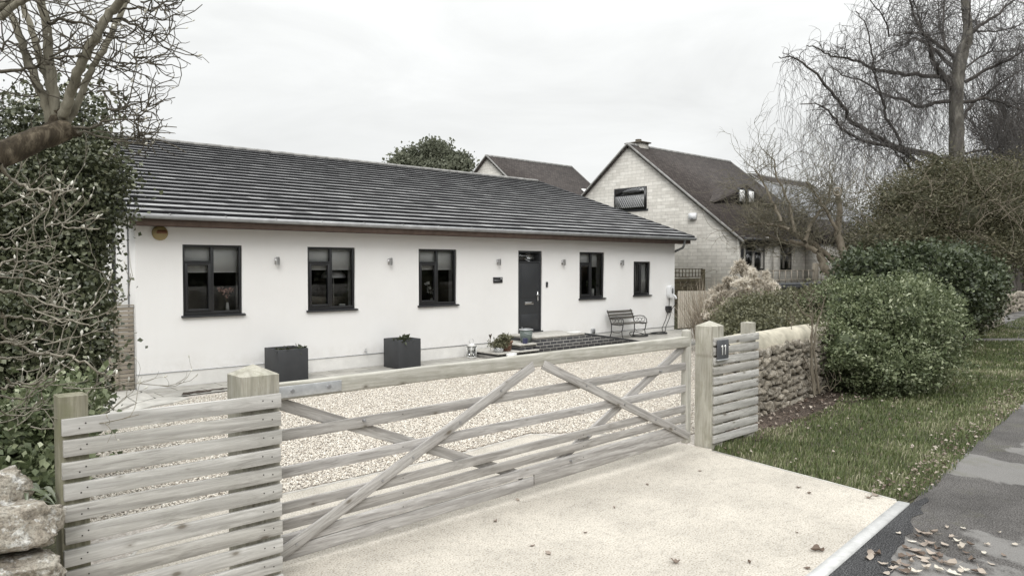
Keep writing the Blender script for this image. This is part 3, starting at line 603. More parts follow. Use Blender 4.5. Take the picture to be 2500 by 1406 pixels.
# ------------------------------------------------------------------ white bungalow
X0, X1, YW, RY, YB = 3.6, 18.8, 13.4, 19.8, 26.2
house = thing('white_bungalow', 'long white rendered bungalow with a dark tiled roof behind the gravel yard', 'house', (X0, YW, 0))
WIN = [(4.36, 5.41, 1.21, 2.48), (6.71, 7.76, 1.21, 2.48), (9.34, 10.39, 1.21, 2.48), (14.53, 15.53, 1.21, 2.48), (16.82, 17.59, 1.24, 2.235)]
DOOR = (12.31, 13.13, .44, 2.485)
PZ = .28; TH = .30; WT = 2.84
def holes_wall(b, x0, x1, z0, z1, Y, th, holes):
    xs = sorted({x0, x1, *[h[0] for h in holes], *[h[1] for h in holes]}); zs = sorted({z0, z1, *[h[2] for h in holes], *[h[3] for h in holes]})
    for i in range(len(xs)-1):
        for j in range(len(zs)-1):
            cx, cz = (xs[i]+xs[i+1])/2, (zs[j]+zs[j+1])/2
            if any(h[0] < cx < h[1] and h[2] < cz < h[3] for h in holes): continue
            b.add([(xs[i], Y, zs[j]), (xs[i+1], Y, zs[j]), (xs[i+1], Y, zs[j+1]), (xs[i], Y, zs[j+1])], [(0, 1, 2, 3)])
            b.add([(xs[i], Y+th, zs[j]), (xs[i+1], Y+th, zs[j]), (xs[i+1], Y+th, zs[j+1]), (xs[i], Y+th, zs[j+1])], [(3, 2, 1, 0)])
    for (a, c, e, f) in holes:
        b.add([(a, Y, e), (c, Y, e), (c, Y, f), (a, Y, f), (a, Y+th, e), (c, Y+th, e), (c, Y+th, f), (a, Y+th, f)], [(0, 4, 5, 1), (1, 5, 6, 2), (2, 6, 7, 3), (3, 7, 4, 0)])
b = MB(); HW = [(a, c, e, f) for a, c, e, f in WIN]+[(DOOR[0], DOOR[1], DOOR[2], DOOR[3])]
holes_wall(b, X0, X1, PZ, WT, YW, TH, HW)
SL = (5.25-2.98)/(RY-12.95)
def rz(y): return 2.98+SL*(y-12.95) if y <= RY else 5.25-SL*(y-RY)
gz_poly = [(YW+.012, -.1), (YB, -.1), (YB, rz(YB-.0)-.12), (RY, rz(RY)-.12), (YW+.012, rz(YW)-.12)]
b.prism(gz_poly, 0, X0, X0+TH); b.prism([(y, z) for y, z in gz_poly], 0, X1-TH, X1)
b.box((X0+TH, YB-.3, 0), (X1-TH, YB, 2.8))
b.build('wall', M['white_render'], house)
b = MB(); holes_wall(b, X0-.0, X1, -.1, PZ-.012, YW+.006, TH-.01, [])
b.build('plinth', M['plinth_render'], house)
b = MB(); b.box((X0, YW-.006, PZ-.014), (DOOR[0]-.35, YW+.05, PZ-.001)); b.box((14.0, YW-.006, PZ-.014), (X1, YW+.05, PZ-.001)); b.build('drip_bead', M['zinc'], house)
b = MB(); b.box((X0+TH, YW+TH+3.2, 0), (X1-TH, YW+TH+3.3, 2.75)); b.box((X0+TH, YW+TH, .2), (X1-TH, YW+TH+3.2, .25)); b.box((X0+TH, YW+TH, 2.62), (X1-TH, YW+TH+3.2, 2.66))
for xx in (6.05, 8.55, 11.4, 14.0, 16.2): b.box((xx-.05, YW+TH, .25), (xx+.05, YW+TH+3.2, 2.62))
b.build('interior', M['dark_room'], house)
# roof courses
XL, XR = 3.28, 19.13
nC = 22; y0 = 12.93; dy = (RY-.08-y0)/nC; V, F, rr, mi = [], [], [], []
g = random.Random(4); tw = .33
def course(sgn, k):
    ya = y0+k*dy; yb = ya+dy+.02; h0 = rz(ya)+.045; h1 = rz(ya+dy)+.002
    nt_ = int((XR-XL)/tw); off = (k % 2)*tw/2
    xs = [XL]+[XL+off+i*tw for i in range(1 if off == 0 else 0, nt_+2) if XL+.05 < XL+off+i*tw < XR-.05]+[XR]
    for i in range(len(xs)-1):
        a, c = xs[i]+.0012, xs[i+1]-.0012; j = g.uniform(-.0022, .0022); n_ = len(V)
        P = [(a, ya, h0+j), (c, ya, h0+j), (c, yb, h1), (a, yb, h1), (a, ya+.006, h0-.049), (c, ya+.006, h0-.049)]
        if sgn < 0: P = [(x, 2*RY-y, z) for x, y, z in P]
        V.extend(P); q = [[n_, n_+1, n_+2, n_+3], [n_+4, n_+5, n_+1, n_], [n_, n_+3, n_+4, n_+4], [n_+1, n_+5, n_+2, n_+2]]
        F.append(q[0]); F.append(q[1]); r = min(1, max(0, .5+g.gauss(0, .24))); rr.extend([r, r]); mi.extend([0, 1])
for k in range(nC): course(1, k)
for k in range(nC): course(-1, k)
roof = mk('roof', np.array(V), np.array(F), [M['grey_tile'], M['tile_edge_shade']], house, rnd=rr, midx=mi)
b = MB()   # roof deck under the tiles and verge closers
for s_ in (1, -1):
    P = [(12.97, rz(12.97)-.02), (RY, rz(RY)-.02), (RY, rz(RY)-.10), (12.97, rz(12.97)-.10)]
    if s_ < 0: P = [(2*RY-y, z) for y, z in P][::-1]
    b.prism(P, 0, XL+.01, XR-.01)
b.build('roof_deck', M['tile_edge_shade'], roof)
for xa, xb in ((XL-.03, XL+.03), (XR-.02, XR+.025)):
    b = MB()
    for k in range(nC):
        ya = y0+k*dy-.012; yb = ya+dy; za, zb = rz(ya), rz(yb); b.prism([(ya, za-.075), (yb, zb-.085), (yb, zb+.035), (ya, za+.05)], 0, xa, xb)
    bev(b.build('verge_capping', M['planter_grey'], roof), .004)
b = MB(); n_ = 46
for i in range(n_):
    xa = XL+(XR-XL)*i/n_; xb = XL+(XR-XL)*(i+1)/n_-.004; zt = rz(RY)+random.uniform(0, .006)
    pr_ = [(RY-.13, zt-.02), (RY-.09, zt+.035), (RY-.03, zt+.062), (RY+.03, zt+.062), (RY+.09, zt+.035), (RY+.13, zt-.02)]
    b.prism(pr_, 0, xa, xb)
b.build('ridge_tiles', M['ridge_tile'], roof)
b = MB(); b.box((XL+.14, 13.03, 2.775), (XR-.04, 13.055, 2.935)); b.build('fascia', M['fascia_brown'], house)
b = MB(); b.box((XL+.10, 13.055, 2.778), (XR-.08, 13.40, 2.80)); b.build('soffit', M['soffit_brown'], house)
b = MB(); b.prism([(13.02, 2.765), (13.45, 2.765), (13.45, 3.05), (13.02, 2.94)], 0, XL+.02, XL+.14); b.build('box_end', M['inner_white'], house)
b = MB()   # gutter: open half-box section
sec = [(12.905, 2.965), (12.905, 2.925), (12.915, 2.895), (12.945, 2.88), (12.985, 2.88), (13.02, 2.895), (13.02, 2.965)]
inn = [(13.012, 2.965), (13.012, 2.90), (12.985, 2.888), (12.948, 2.888), (12.922, 2.90), (12.913, 2.93), (12.913, 2.965)]
b.prism(sec+inn, 0, XL+.05, XR+.10)
for xx in (XL+.05, XR+.10): b.prism(sec, 0, xx-.004, xx+.004)
for i in range(17): b.box((4.0+i*.92, 12.90, 2.955), (4.025+i*.92, 13.03, 2.972))
b.build('gutter', M['gutter_grey'], house)
b = MB(); b.tube([(18.72, 12.98, 2.89), (18.72, 12.99, 2.78), (18.80, 13.1, 2.66), (18.86, 13.3, 2.60), (18.84, 13.55, 2.5)], .034, 10); b.tube([(18.84, 13.56, 2.52), (18.84, 13.56, 0.1)], .03, 10); b.build('downpipe', M['grey_plastic'], house)
b = MB(); b.tube([(3.56, 14.6, 3.3), (3.56, 14.6, 1.2), (3.56, 14.6, 0)], .03, 10); b.build('soil_pipe', M['black_plastic'], house)
b = MB(); b.tube([(3.57, 15.7, 3.6), (3.57, 15.7, 0)], .035, 10); b.build('soil_pipe', M['black_plastic'], house)
b = MB(); b.tube([(3.58, 13.75, 2.9), (3.58, 13.75, 0)], .012, 6); b.build('cable', M['grey_plastic'], house)
# windows
def window(i, hole, kind):
    a, c, e, f = hole; yf = YW+.03; fw = .045; b = MB(); z0 = e+.03
    b.box((a, yf, z0), (a+fw, yf+.07, f)); b.box((c-fw, yf, z0), (c, yf+.07, f)); b.box((a+fw, yf, f-fw), (c-fw, yf+.07, f)); b.box((a+fw, yf, z0), (c-fw, yf+.07, z0+.055))
    ms_ = a+(c-a)*(.495 if kind != 'narrow' else .46)
    b.box((ms_-.027, yf, z0+.055), (ms_+.027, yf+.07, f-fw))
    if kind == 'full':
        tz = z0+(f-z0)*.755; b.box((a+fw, yf, tz-.022), (ms_-.027, yf+.07, tz+.022))
    wf = bev(b.build('window', M['frame_grey'], house), .004)
    top = (tz-.022) if kind == 'full' else f-fw
    b = MB(); x0, x1, zz0, zz1, s = a+fw, ms_-.027, z0+.055, top, .048
    b.box((x0, yf-.014, zz0), (x0+s, yf+.045, zz1)); b.box((x1-s, yf-.014, zz0), (x1, yf+.045, zz1)); b.box((x0+s, yf-.014, zz1-s), (x1-s, yf+.045, zz1)); b.box((x0+s, yf-.014, zz0), (x1-s, yf+.045, zz0+s))
    cs = bev(b.build('casement', M['frame_grey'], wf), .006)
    b = MB(); b.add([(a+.01, yf+.036, z0+.01), (c-.01, yf+.036, z0+.01), (c-.01, yf+.036, f-.01), (a+.01, yf+.036, f-.01)], [(0, 1, 2, 3)]); b.build('pane', M['glass'], wf)
    b = MB(); b.prism([(YW-.055, e-.012), (YW+.05, e-.012), (YW+.05, e+.034), (YW+.03, e+.034), (YW-.05, e+.014), (YW-.055, e+.008)], 0, a-.035, c+.045); bev(b.build('sill', M['frame_grey'], wf), .006)
    b = MB(); b.box((a-.02, YW+TH-.09, e), (c+.02, YW+TH+.02, e+.055)) ; b.build('inner_sill', M['inner_white'], wf)
    b = MB()
    if kind == 'full':
        low = {0: .375, 1: .345, 2: .35}.get(i, .30); zb = f-(f-e)*low
        b.box((a+.02, YW+.155, zb), (c-.02-(.0 if i < 3 else .12), YW+.159, f-.01)); b.box((a+.02, YW+.150, zb-.018), (c-.02-(.0 if i < 3 else .12), YW+.165, zb))
    else:
        n_ = 34
        for k in range(n_):
            xa = a+.02+(c-a-.04)*k/n_; b.box((xa, YW+.16+.006*math.sin(k*1.9), e+.06), (xa+(c-a-.04)/n_*.98, YW+.166+.006*math.sin(k*1.9), f-.01))
    b.build('blind', M['blind'], wf)
for i, h in enumerate(WIN): window(i, h, 'full' if i < 4 else 'narrow')
# front door
a, c, e, f = DOOR; b = MB(); yf = YW+.03; fw = .05
b.box((a, yf, e), (a+fw, yf+.08, f)); b.box((c-fw, yf, e), (c, yf+.08, f)); b.box((a+fw, yf, f-fw), (c-fw, yf+.08, f)); b.box((a+fw, yf, f-.30), (c-fw, yf+.08, f-.26)); b.box((a+.0, YW-.05, e-.0), (c+.0, YW+.03, e+.03))
door = bev(b.build('front_door', M['door_grey'], house), .004)
b = MB(); b.box((a+fw+.004, yf+.012, e+.035), (c-fw-.004, yf+.06, f-.304)); b.box((a+.12, yf+.004, e+.14), (c-.12, yf+.012, e+.46)); b.box((a+.145, yf-.002, e+.165), (c-.145, yf+.004, e+.435)); b.box((a+.12, yf+.004, e+.86), (c-.12, yf+.012, e+1.66)); b.box((a+.145, yf-.002, e+.885), (c-.145, yf+.004, e+1.635)); bev(b.build('door_leaf', M['door_grey'], door), .003)
b = MB(); b.box((a+fw, yf+.03, f-.26), (c-fw, yf+.04, f-fw)); b.build('fanlight', M['glass'], door)
b = MB(); b.box((c-.135, yf-.006, e+.78), (c-.10, yf+.012, e+1.03)); b.cyl((c-.118, yf-.05, e+.94), (c-.118, yf, e+.94), .009); b.cyl((c-.125, yf-.05, e+.94), (c-.22, yf-.05, e+.94), .009); b.build('door_handle', M['chrome'], door)
b = MB(); b.box((a+.25, yf-.008, e+.70), (c-.27, yf+.012, e+.765)); b.box((a+.27, yf-.014, e+.712), (c-.29, yf-.006, e+.752)); bev(b.build('letterbox', M['chrome'], door), .003)
b = MB(); b.box((DOOR[0], YW+.12, DOOR[2]), (DOOR[1], YW+TH+.05, DOOR[3])); b.build('door_lining', M['dark_room'], door)
# wall lights, plaque, doorbell, alarm, charger
LG = 'up-and-down lights on the white wall'
proto = None
for x, lab in ((6.07, 'round steel wall light between the two leftmost windows'), (8.58, 'round steel wall light between the second and third windows'), (11.64, 'round steel wall light above the small black wall plaque'), (13.87, 'round steel wall light just right of the dark front door'), (16.25, 'round steel wall light left of the narrow end window')):
    if proto is None:
        proto = thing('wall_light', lab, 'wall light', (x, YW, 2.2), LG)
        b = MB(); b.cyl((x+.0, YW-.075, 2.125), (x+.0, YW-.075, 2.275), .034, n=20); bev(b.build('light_tube', M['steel'], proto, True), .003)
        b = MB(); b.prism([(-.035+x, 2.145), (.035+x, 2.145), (.035+x, 2.255), (-.035+x, 2.255)], 1, YW-.02, YW+.002); b.cyl((x, YW-.06, 2.2), (x, YW, 2.2), .022, n=12); b.build('bracket', M['steel'], proto)
    else:
        r_ = proto.copy(); COL.objects.link(r_); r_.location = (x, YW, 2.2); r_['label'] = lab
        for ch in list(proto.children): q = ch.copy(); COL.objects.link(q); q.parent = r_
pl = thing('wall_plaque', 'small black rectangular plaque on the wall left of the front door', 'plaque', (11.64, YW, 1.75))
b = MB(); b.box((11.49, YW-.022, 1.70), (11.78, YW+.001, 1.835)); bev(b.build('plate', M['black_plastic'], pl), .004)
b = MB(); b.box((11.51, YW-.026, 1.755), (11.70, YW-.0215, 1.763)); b.box((11.71, YW-.026, 1.79), (11.762, YW-.0215, 1.815)); b.build('slot_and_badge', M['zinc'], pl)
db = thing('doorbell', 'slim black doorbell on the wall right of the front door', 'doorbell', (13.29, YW, 1.63))
b = MB(); b.box((13.265, YW-.03, 1.565), (13.325, YW+.001, 1.70)); bev(b.build('bell_case', M['black_plastic'], db), .008); b = MB(); b.cyl((13.295, YW-.034, 1.60), (13.295, YW-.03, 1.60), .016, n=16); b.build('bell_button', M['grey_plastic'], db)
al = thing('alarm_box', 'round yellow burglar alarm box under the eaves at the left corner', 'alarm box', (3.99, YW, 2.665))
b = MB(); V = []; n_ = 32
for (r_, y_) in ((.128, YW), (.128, YW-.035), (.118, YW-.055), (.08, YW-.068), (0.001, YW-.07)):
    for i in range(n_): V.append((3.99+r_*math.cos(2*math.pi*i/n_), y_, 2.665+r_*.97*math.sin(2*math.pi*i/n_)))
b.add(V, [(j*n_+i, j*n_+(i+1) % n_, (j+1)*n_+(i+1) % n_, (j+1)*n_+i) for j in range(4) for i in range(n_)]); b.build('alarm_case', M['alarm_yellow'], al, True)
b = MB(); b.prism([(3.92, 2.655), (4.09, 2.655), (4.09, 2.685), (4.075, 2.715), (3.94, 2.715), (3.92, 2.69)], 1, YW-.076, YW-.05); b.build('alarm_badge', M['alarm_brown'], al)
ev = thing('car_charger', 'white oval electric car charger at the right end of the wall', 'charger', (18.52, YW, 1.3))
def cap_poly(cx, cz, w_, h_, n_=9):
    P = [];  r_ = w_/2
    for i in range(n_): a_ = math.pi*i/(n_-1); P.append((cx+r_*math.cos(a_), cz+h_/2-r_+r_*math.sin(a_)))
    for i in range(n_): a_ = math.pi+math.pi*i/(n_-1); P.append((cx+r_*math.cos(a_), cz-h_/2+r_+r_*math.sin(a_)))
    return P
b = MB(); b.prism(cap_poly(18.50, 1.33, .25, .40)[::-1], 1, YW-.13, YW); bev(b.build('charger_case', M['white_plastic'], ev), .02, 3)
b = MB(); b.prism(cap_poly(18.52, 1.36, .085, .17)[::-1], 1, YW-.138, YW-.125); b.build('charger_display', M['grey_plastic'], ev)
b = MB(); b.tube([(18.56, YW-.12, 1.24), (18.60, YW-.17, 1.19), (18.63, YW-.19, 1.12)], [.03, .034, .026], 10); b.build('plug', M['white_plastic'], ev, True)
b = MB(); b.prism([(18.33, .80), (18.36, .74), (18.44, .68), (18.52, .74), (18.54, .80), (18.54, .90), (18.33, .90)], 1, YW-.10, YW); bev(b.build('cable_hook', M['black_plastic'], ev), .01)
b = MB(); b.tube([(18.43, YW-.08, 1.14), (18.42, YW-.09, 1.0), (18.36, YW-.11, .8), (18.20, YW-.12, .5), (18.02, YW-.12, .25), (17.95, YW-.2, .16), (17.3, YW-.25, .15), (16.8, YW-.3, .15)], .011, 6)
b.tube([(18.63, YW-.19, 1.12), (18.66, YW-.16, .98), (18.5, YW-.13, .82), (18.38, YW-.13, .55), (18.2, YW-.13, .3), (18.1, YW-.18, .16), (17.7, YW-.3, .15)], .011, 6)
for k, (cx, cy, r_) in enumerate(((16.55, 13.0, .27), (16.6, 12.98, .24), (17.35, 12.9, .26), (17.4, 12.92, .24))):
    b.tube([(cx+r_*1.1*math.cos(t_/10*math.pi), cy+r_*.8*math.sin(t_/10*math.pi), .145+.012*k+(.10 if k == 0 else 0)*max(0, math.sin(t_/10*math.pi))) for t_ in range(21)], .011, 6)
b.build('charging_cable', M['black_rubber'], ev, True)
so = thing('wall_socket', 'small grey outdoor socket low on the wall behind the bench', 'socket', (15.05, YW, .34))
b = MB(); b.box((14.98, YW-.05, .26), (15.12, YW, .41)); bev(b.build('socket_box', M['zinc'], so), .01); b = MB(); b.box((14.995, YW-.058, .28), (15.105, YW-.05, .39)); b.build('socket_lid', M['grey_plastic'], so)
so = thing('outside_tap', 'tiny outside tap fitting on the wall beside the second planter', 'tap', (8.0, YW, .32))
b = MB(); b.cyl((7.98, YW, .34), (7.98, YW-.07, .34), .012); b.cyl((7.98, YW-.07, .345), (7.98, YW-.075, .29), .010); b.build('spout', M['zinc'], so); b = MB(); b.cyl((7.98, YW-.04, .345), (7.98, YW-.04, .385), .006); b.box((7.95, YW-.046, .385), (8.01, YW-.034, .393)); b.build('tap_handle', M['zinc'], so)
# planters
def planter(x, y, wx, wy, h, lab, seed, sprigs):
    t = thing('planter', lab, 'planter', (x, y, .01), 'two dark square planters by the wall'); b = MB(); a, c, d, e = x-wx/2, x+wx/2, y-wy/2, y+wy/2; k = .03
    b.box((a, d, .01), (c, d+k, h)); b.box((a, e-k, .01), (c, e, h)); b.box((a, d+k, .01), (a+k, e-k, h)); b.box((c-k, d+k, .01), (c, e-k, h)); bev(b.build('pot', M['planter_grey'], t), .008)
    b = MB(); b.box((a+k, d+k, .01), (c-k, e-k, h-.045)); b.build('soil', M['soil'], t)
    g = np.random.default_rng(seed); ll = []
    for (sx, sy, n_, s_) in sprigs:
        P = np.array([x+sx, y+sy, h-.02])+g.normal(size=(n_, 3))*np.array([.035, .035, .018]); D = g.normal(size=(n_, 3))*.7+np.array([0, 0, .7]); D /= np.linalg.norm(D, axis=1, keepdims=True)
        V, F = leafmesh(P, D, g.normal(size=(n_, 3)), s_*(.6+.6*g.random(n_)), s_*.28*np.ones(n_)); ll.append((V, F, g.random(len(F))*.4))
    V, F, r = join(ll); mk('plant', V, F, M['ivy_leaf'], t, rnd=r)
planter(6.02, 12.90, .58, .60, .595, 'dark grey square planter with sparse dead tufts, nearer the left corner', 1, [(-.22, -.2, 14, .07), (-.10, -.25, 12, .09), (.12, -.24, 14, .07), (.2, -.2, 26, .09)])
planter(8.555, 12.88, .55, .56, .605, 'dark grey square planter with an upright sprig, standing nearer the steps', 2, [(-.2, -.2, 16, .05), (-.12, -.24, 40, .085), (-.08, -.24, 10, .16), (0.0, -.24, 14, .06), (-.22, -.1, 14, .06)])
# ------------------------------------------------------------------ front steps and ramp
st = thing('front_steps', 'blue brick doorstep with slab steps on the left and a ramp on the right', 'steps', (12.9, 12.9, 0))
b = MB(); YF = 12.42
b.prism([(12.0, -.05), (15.85, -.05), (15.85, .06), (13.65, .40), (12.0, .40)], 1, YF, 13.385); b.build('brick_base', M['blue_brick'], st)
b = MB(); b.prism([(13.65, .402), (15.95, .047), (15.95, .085), (13.65, .442)], 1, YF-.008, YF+.215); bev(b.build('ramp_coping', M['planter_grey'], st), .004)
b = MB(); b.prism([(13.653, .402), (15.9, .055), (15.9, .078), (13.653, .432)], 1, YF+.22, 13.385); b.build('ramp_surface', M['slab'], st)
b = MB(); b.box((11.98, YF-.02, .402), (12.80, 13.385, .440)); b.box((12.81, YF-.02, .402), (13.645, 13.385, .441)); bev(b.build('landing', M['slab'], st), .006)
b = MB(); b.box((11.5, 12.46, -.05), (11.985, 13.385, .262)); b.box((10.76, 12.38, -.05), (11.5, 13.385, .125)); b.box((11.5, 12.40, -.05), (11.985, 12.46, .12)); b.build('step_base', M['blue_brick'], st)
b = MB(); b.box((11.46, 12.42, .265), (12.04, 13.0, .303)); b.box((11.46, 13.005, .265), (11.976, 13.385, .302)); bev(b.build('tread', M['slab'], st), .006)
b = MB(); b.box((10.72, 12.33, .128), (11.44, 12.9, .166)); b.box((10.72, 12.905, .128), (11.44, 13.385, .165)); b.box((11.445, 12.33, .128), (12.0, 12.415, .165)); bev(b.build('tread', M['slab'], st), .006)
b = MB(); b.box((10.95, 12.24, .0), (11.2, 12.325, .15)); b.build('broken_slab', M['inner_white'], st)
mt = thing('white_tray', 'flat white tray lying on the landing at the top of the ramp', 'tray', (13.55, 12.75, .44))
b = MB(); b.lathe((13.5, 12.62, .443), [(.001, .004), (.20, .004), (.23, .016), (.235, .016), (.22, .0), (.001, .0)], 28, sy=.62); b.build('tray', M['white_ceramic'], mt, True)
# lantern
ln = thing('lantern', 'white metal lantern with a ring handle standing beside the first step', 'lantern', (10.62, 13.15, .01)); x, y = 10.60, 13.12
b = MB(); b.box((x-.085, y-.085, .012), (x+.085, y+.085, .035))
for sx in (-1, 1):
    for sy in (-1, 1): b.box((x+sx*.085-.012*(sx > 0), y+sy*.085-.012*(sy > 0), .035), (x+sx*.085+.012*(sx < 0), y+sy*.085+.012*(sy < 0), .27))
b.add([(x-.095, y-.095, .27), (x+.095, y-.095, .27), (x+.095, y+.095, .27), (x-.095, y+.095, .27), (x-.03, y-.03, .335), (x+.03, y-.03, .335), (x+.03, y+.03, .335), (x-.03, y+.03, .335)], [(0,1,5,4),(1,2,6,5),(2,3,7,6),(3,0,4,7),(4,5,6,7),(3,2,1,0)])
b.build('lantern_frame', M['inner_white'], ln); b = MB(); b.box((x-.078, y-.078, .036), (x+.078, y+.078, .268)); b.build('lantern_glass', M['glass'], ln)
b = MB(); b.tube([(x+.06*math.sin(t_), y, .385-.06*math.cos(t_)) for t_ in np.linspace(-2.6, 2.6, 15)], .006, 6); b.build('ring_handle', M['zinc'], ln); b = MB(); b.cyl((x, y, .036), (x, y, .13), .033, n=16); b.build('candle', M['white_ceramic'], ln)
# flower pots and bucket
pt = thing('terracotta_pot', 'brown terracotta pot with a straggly plant on the lowest step', 'plant pot', (11.17, 12.5, .166)); c0 = (11.17, 12.56, .166)
b = MB(); b.lathe(c0, [(.001, .0), (.105, .0), (.135, .19), (.15, .19), (.155, .235), (.135, .235), (.125, .2), (.001, .2)], 28); b.build('pot', M['terracotta'], pt, True)
Vv, Ff, r = clump_leaves([((11.1, 12.54, .44), (.17, .15, .10)), ((11.0, 12.5, .38), (.12, .10, .12))], 700, .05, 3, per=9, spread=.03, aspect=.35); mk('plant', Vv, Ff, M['hedge_leaf'], pt, rnd=r)
g = Grow(5)
for k in range(14): g.twig((11.12, 12.54, .38), (g.g.gauss(-.3, .6), g.g.gauss(0, .5), 1), .2, .003, (0, 0, -.3), 2, 4, .3, 2)
g.mesh('stem', 'apple_bark', pt, 3)
pt = thing('wire_basket_pot', 'low pot of trailing dead stems left of the terracotta pot', 'plant pot', (10.87, 12.48, .166)); b = MB(); b.lathe((10.88, 12.5, .167), [(.001, 0), (.10, 0), (.12, .11), (.11, .11), (.001, .1)], 24); b.build('pot', M['zinc'], pt, True)
Vv, Ff, r = clump_leaves([((10.86, 12.5, .34), (.17, .15, .08))], 420, .05, 4, per=7, spread=.04, aspect=.3); mk('plant', Vv, Ff, M['hedge_leaf'], pt, rnd=r)
pt = thing('dried_sprig', 'dark forked dried seed head sticking up behind the pots', 'plant', (10.95, 12.9, .166)); b = MB()
for dx, dz in ((-.035, .10), (.03, .11), (.0, .09)): b.tube([(10.98, 12.9, .166), (10.98, 12.9, .43), (10.98+dx, 12.9, .43+dz)], [.004, .006, .014], 5)
b.build('stem', M['soil'], pt)
bk = thing('garden_bucket', 'grey green round bucket with a pale rim on the second step', 'bucket', (11.98, 12.68, .303)); c0 = (11.9, 12.68, .304)
b = MB(); b.lathe(c0, [(.001, 0), (.125, 0), (.155, .30), (.147, .30), (.118, .012), (.001, .012)], 32); b.build('bucket_body', M['bucket_green'], bk, True)
b = MB(); b.tube([(c0[0]+.16*math.cos(t_), c0[1]+.16*math.sin(t_), c0[2]+.305+.003*math.sin(3*t_)) for t_ in np.linspace(0, 2*math.pi, 33)], .011, 8); b.build('rim', M['zinc'], bk, True)
b = MB(); b.tube([(c0[0]-.15, c0[1]-.02, c0[2]+.30), (c0[0]-.148, c0[1]-.02, c0[2]+.37)], .008, 6); b.tube([(c0[0]-.155, c0[1], c0[2]+.26), (c0[0]-.1, c0[1]-.155, c0[2]+.22), (c0[0], c0[1]-.175, c0[2]+.2), (c0[0]+.1, c0[1]-.15, c0[2]+.22), (c0[0]+.155, c0[1], c0[2]+.26)], .0025, 5); b.build('bucket_handle', M['zinc'], bk)
pt = thing('blue_pot', 'small blue glazed pot in front of the grey green bucket', 'plant pot', (11.74, 12.5, .303)); b = MB(); b.lathe((11.70, 12.5, .304), [(.001, 0), (.055, 0), (.066, .02), (.064, .115), (.068, .12), (.056, .12), (.052, .1), (.001, .09)], 24); b.build('pot', M['blue_glaze'], pt, True)
b = MB(); b.cyl((11.70, 12.5, .39), (11.70, 12.5, .40), .055, n=18); b.build('soil', M['soil'], pt)
# ------------------------------------------------------------------ bench
bn = thing('garden_bench', 'small slatted wooden garden bench with black cast iron ends', 'bench', (16.0, 12.9, .13)); bx0, bx1, yb_, yf_ = 15.52, 16.52, 13.16, 12.74; zg = .15
for k, bx in enumerate((bx0, bx1)):
    b = MB(); b.tube([(bx, yb_+.02, zg), (bx, yb_-.03, zg+.12), (bx, yb_-.04, zg+.36), (bx, yb_+.02, zg+.52), (bx, yb_+.12, zg+.74)], [.015, .012, .016, .014, .012], 7)
    b.tube([(bx, yf_-.04, zg), (bx, yf_+.0, zg+.05), (bx, yf_+.02, zg+.18), (bx, yf_-.01, zg+.28), (bx, yf_-.02, zg+.38)], [.016, .011, .011, .014, .018], 7)
    b.tube([(bx, yf_-.03, zg+.375), (bx, yf_+.1, zg+.35), (bx, yb_-.05, zg+.36)], .013, 7)
    b.tube([(bx, yf_-.05, zg+.385), (bx, yf_-.03, zg+.50), (bx, yf_+.06, zg+.565), (bx, yf_+.2, zg+.57), (bx, yb_+.0, zg+.54)], .012, 7)
    for (cy, cz, rr_) in ((yf_+.07, zg+.47, .052), (yf_+.19, zg+.46, .055), (yf_+.30, zg+.46, .045)): b.tube([(bx, cy+rr_*math.cos(t_), cz+rr_*math.sin(t_)) for t_ in np.linspace(0, 5.4, 14)], .007, 5)
    b.tube([(bx, yf_+.02, zg+.2), (bx, yf_+.12, zg+.14), (bx, yb_-.12, zg+.14), (bx, yb_-.03, zg+.2)], .007, 5); b.build('bench_end', M['cast_iron'], bn, True)
for k in range(5): board('seat_slat', (bx0-.03, yf_-.02+k*.085, zg+.385), (bx1+.03, yf_-.02+k*.085, zg+.385), .02, .062, M['bench_wood'], bn)
for k in range(3):
    z_ = zg+.52+k*.085; y_ = yb_+.02+k*.038; board('back_slat', (bx0-.04, y_-.01, z_), (bx1+.04, y_-.01, z_), .07, .02, M['bench_wood'], bn, up=(0, .35, 1))
# ------------------------------------------------------------------ window ornaments
def vase(x, lab, col, seed, zt, h=.17, fl=5, grp=None):
    y = YW+.235; t = thing('flower_vase', lab, 'vase', (x, y, zt), grp); b = MB(); b.lathe((x, y, zt), [(.001, 0), (.04, 0), (.03, h*.5), (.02, h), (.016, h), (.001, h*.9)], 18); b.build('vase_body', M['white_ceramic'], t, True)
    g = Grow(seed); H = []
    for k in range(fl):
        e_ = (x+g.g.uniform(-.17, .15), y-g.g.uniform(.0, .04), zt+h+g.g.uniform(.13, .32)); g.path([(x, y, zt+h*.8), ((x+e_[0])/2+.01, y, (zt+h+e_[2])/2), e_], .003, .002); H.append(e_)
    g.mesh('stem', 'olive_twig', t, 4); Vv, Ff, r = clump_leaves([(h_, (.035, .03, .03)) for h_ in H], fl*16, .04, seed, per=4, spread=.012, aspect=.5); mk('blossom', Vv, Ff, M[col], t, rnd=r)
vase(5.22, 'slim white vase of pink flowers inside the leftmost window', 'flower_pink', 3, 1.265)
vase(9.86, 'small white vase of pale flowers inside the third window', 'white_ceramic', 8, 1.265, .12, 6)
t = thing('table_lamp', 'lamp with a pale domed shade seen inside the second window', 'lamp', (7.58, YW+.75, 1.0)); b = MB(); b.lathe((7.62, YW+.65, 1.86), [(.26, 0), (.24, .07), (.16, .14), (.05, .17), (.001, .175)], 28); b.build('lamp_shade', M['white_plastic'], t, True)
b = MB(); b.cyl((7.62, YW+.65, 1.0), (7.62, YW+.65, 1.95), .012); b.cyl((7.62, YW+.65, 1.0), (7.62, YW+.65, 1.03), .11); b.build('lamp_stand', M['chrome'], t)
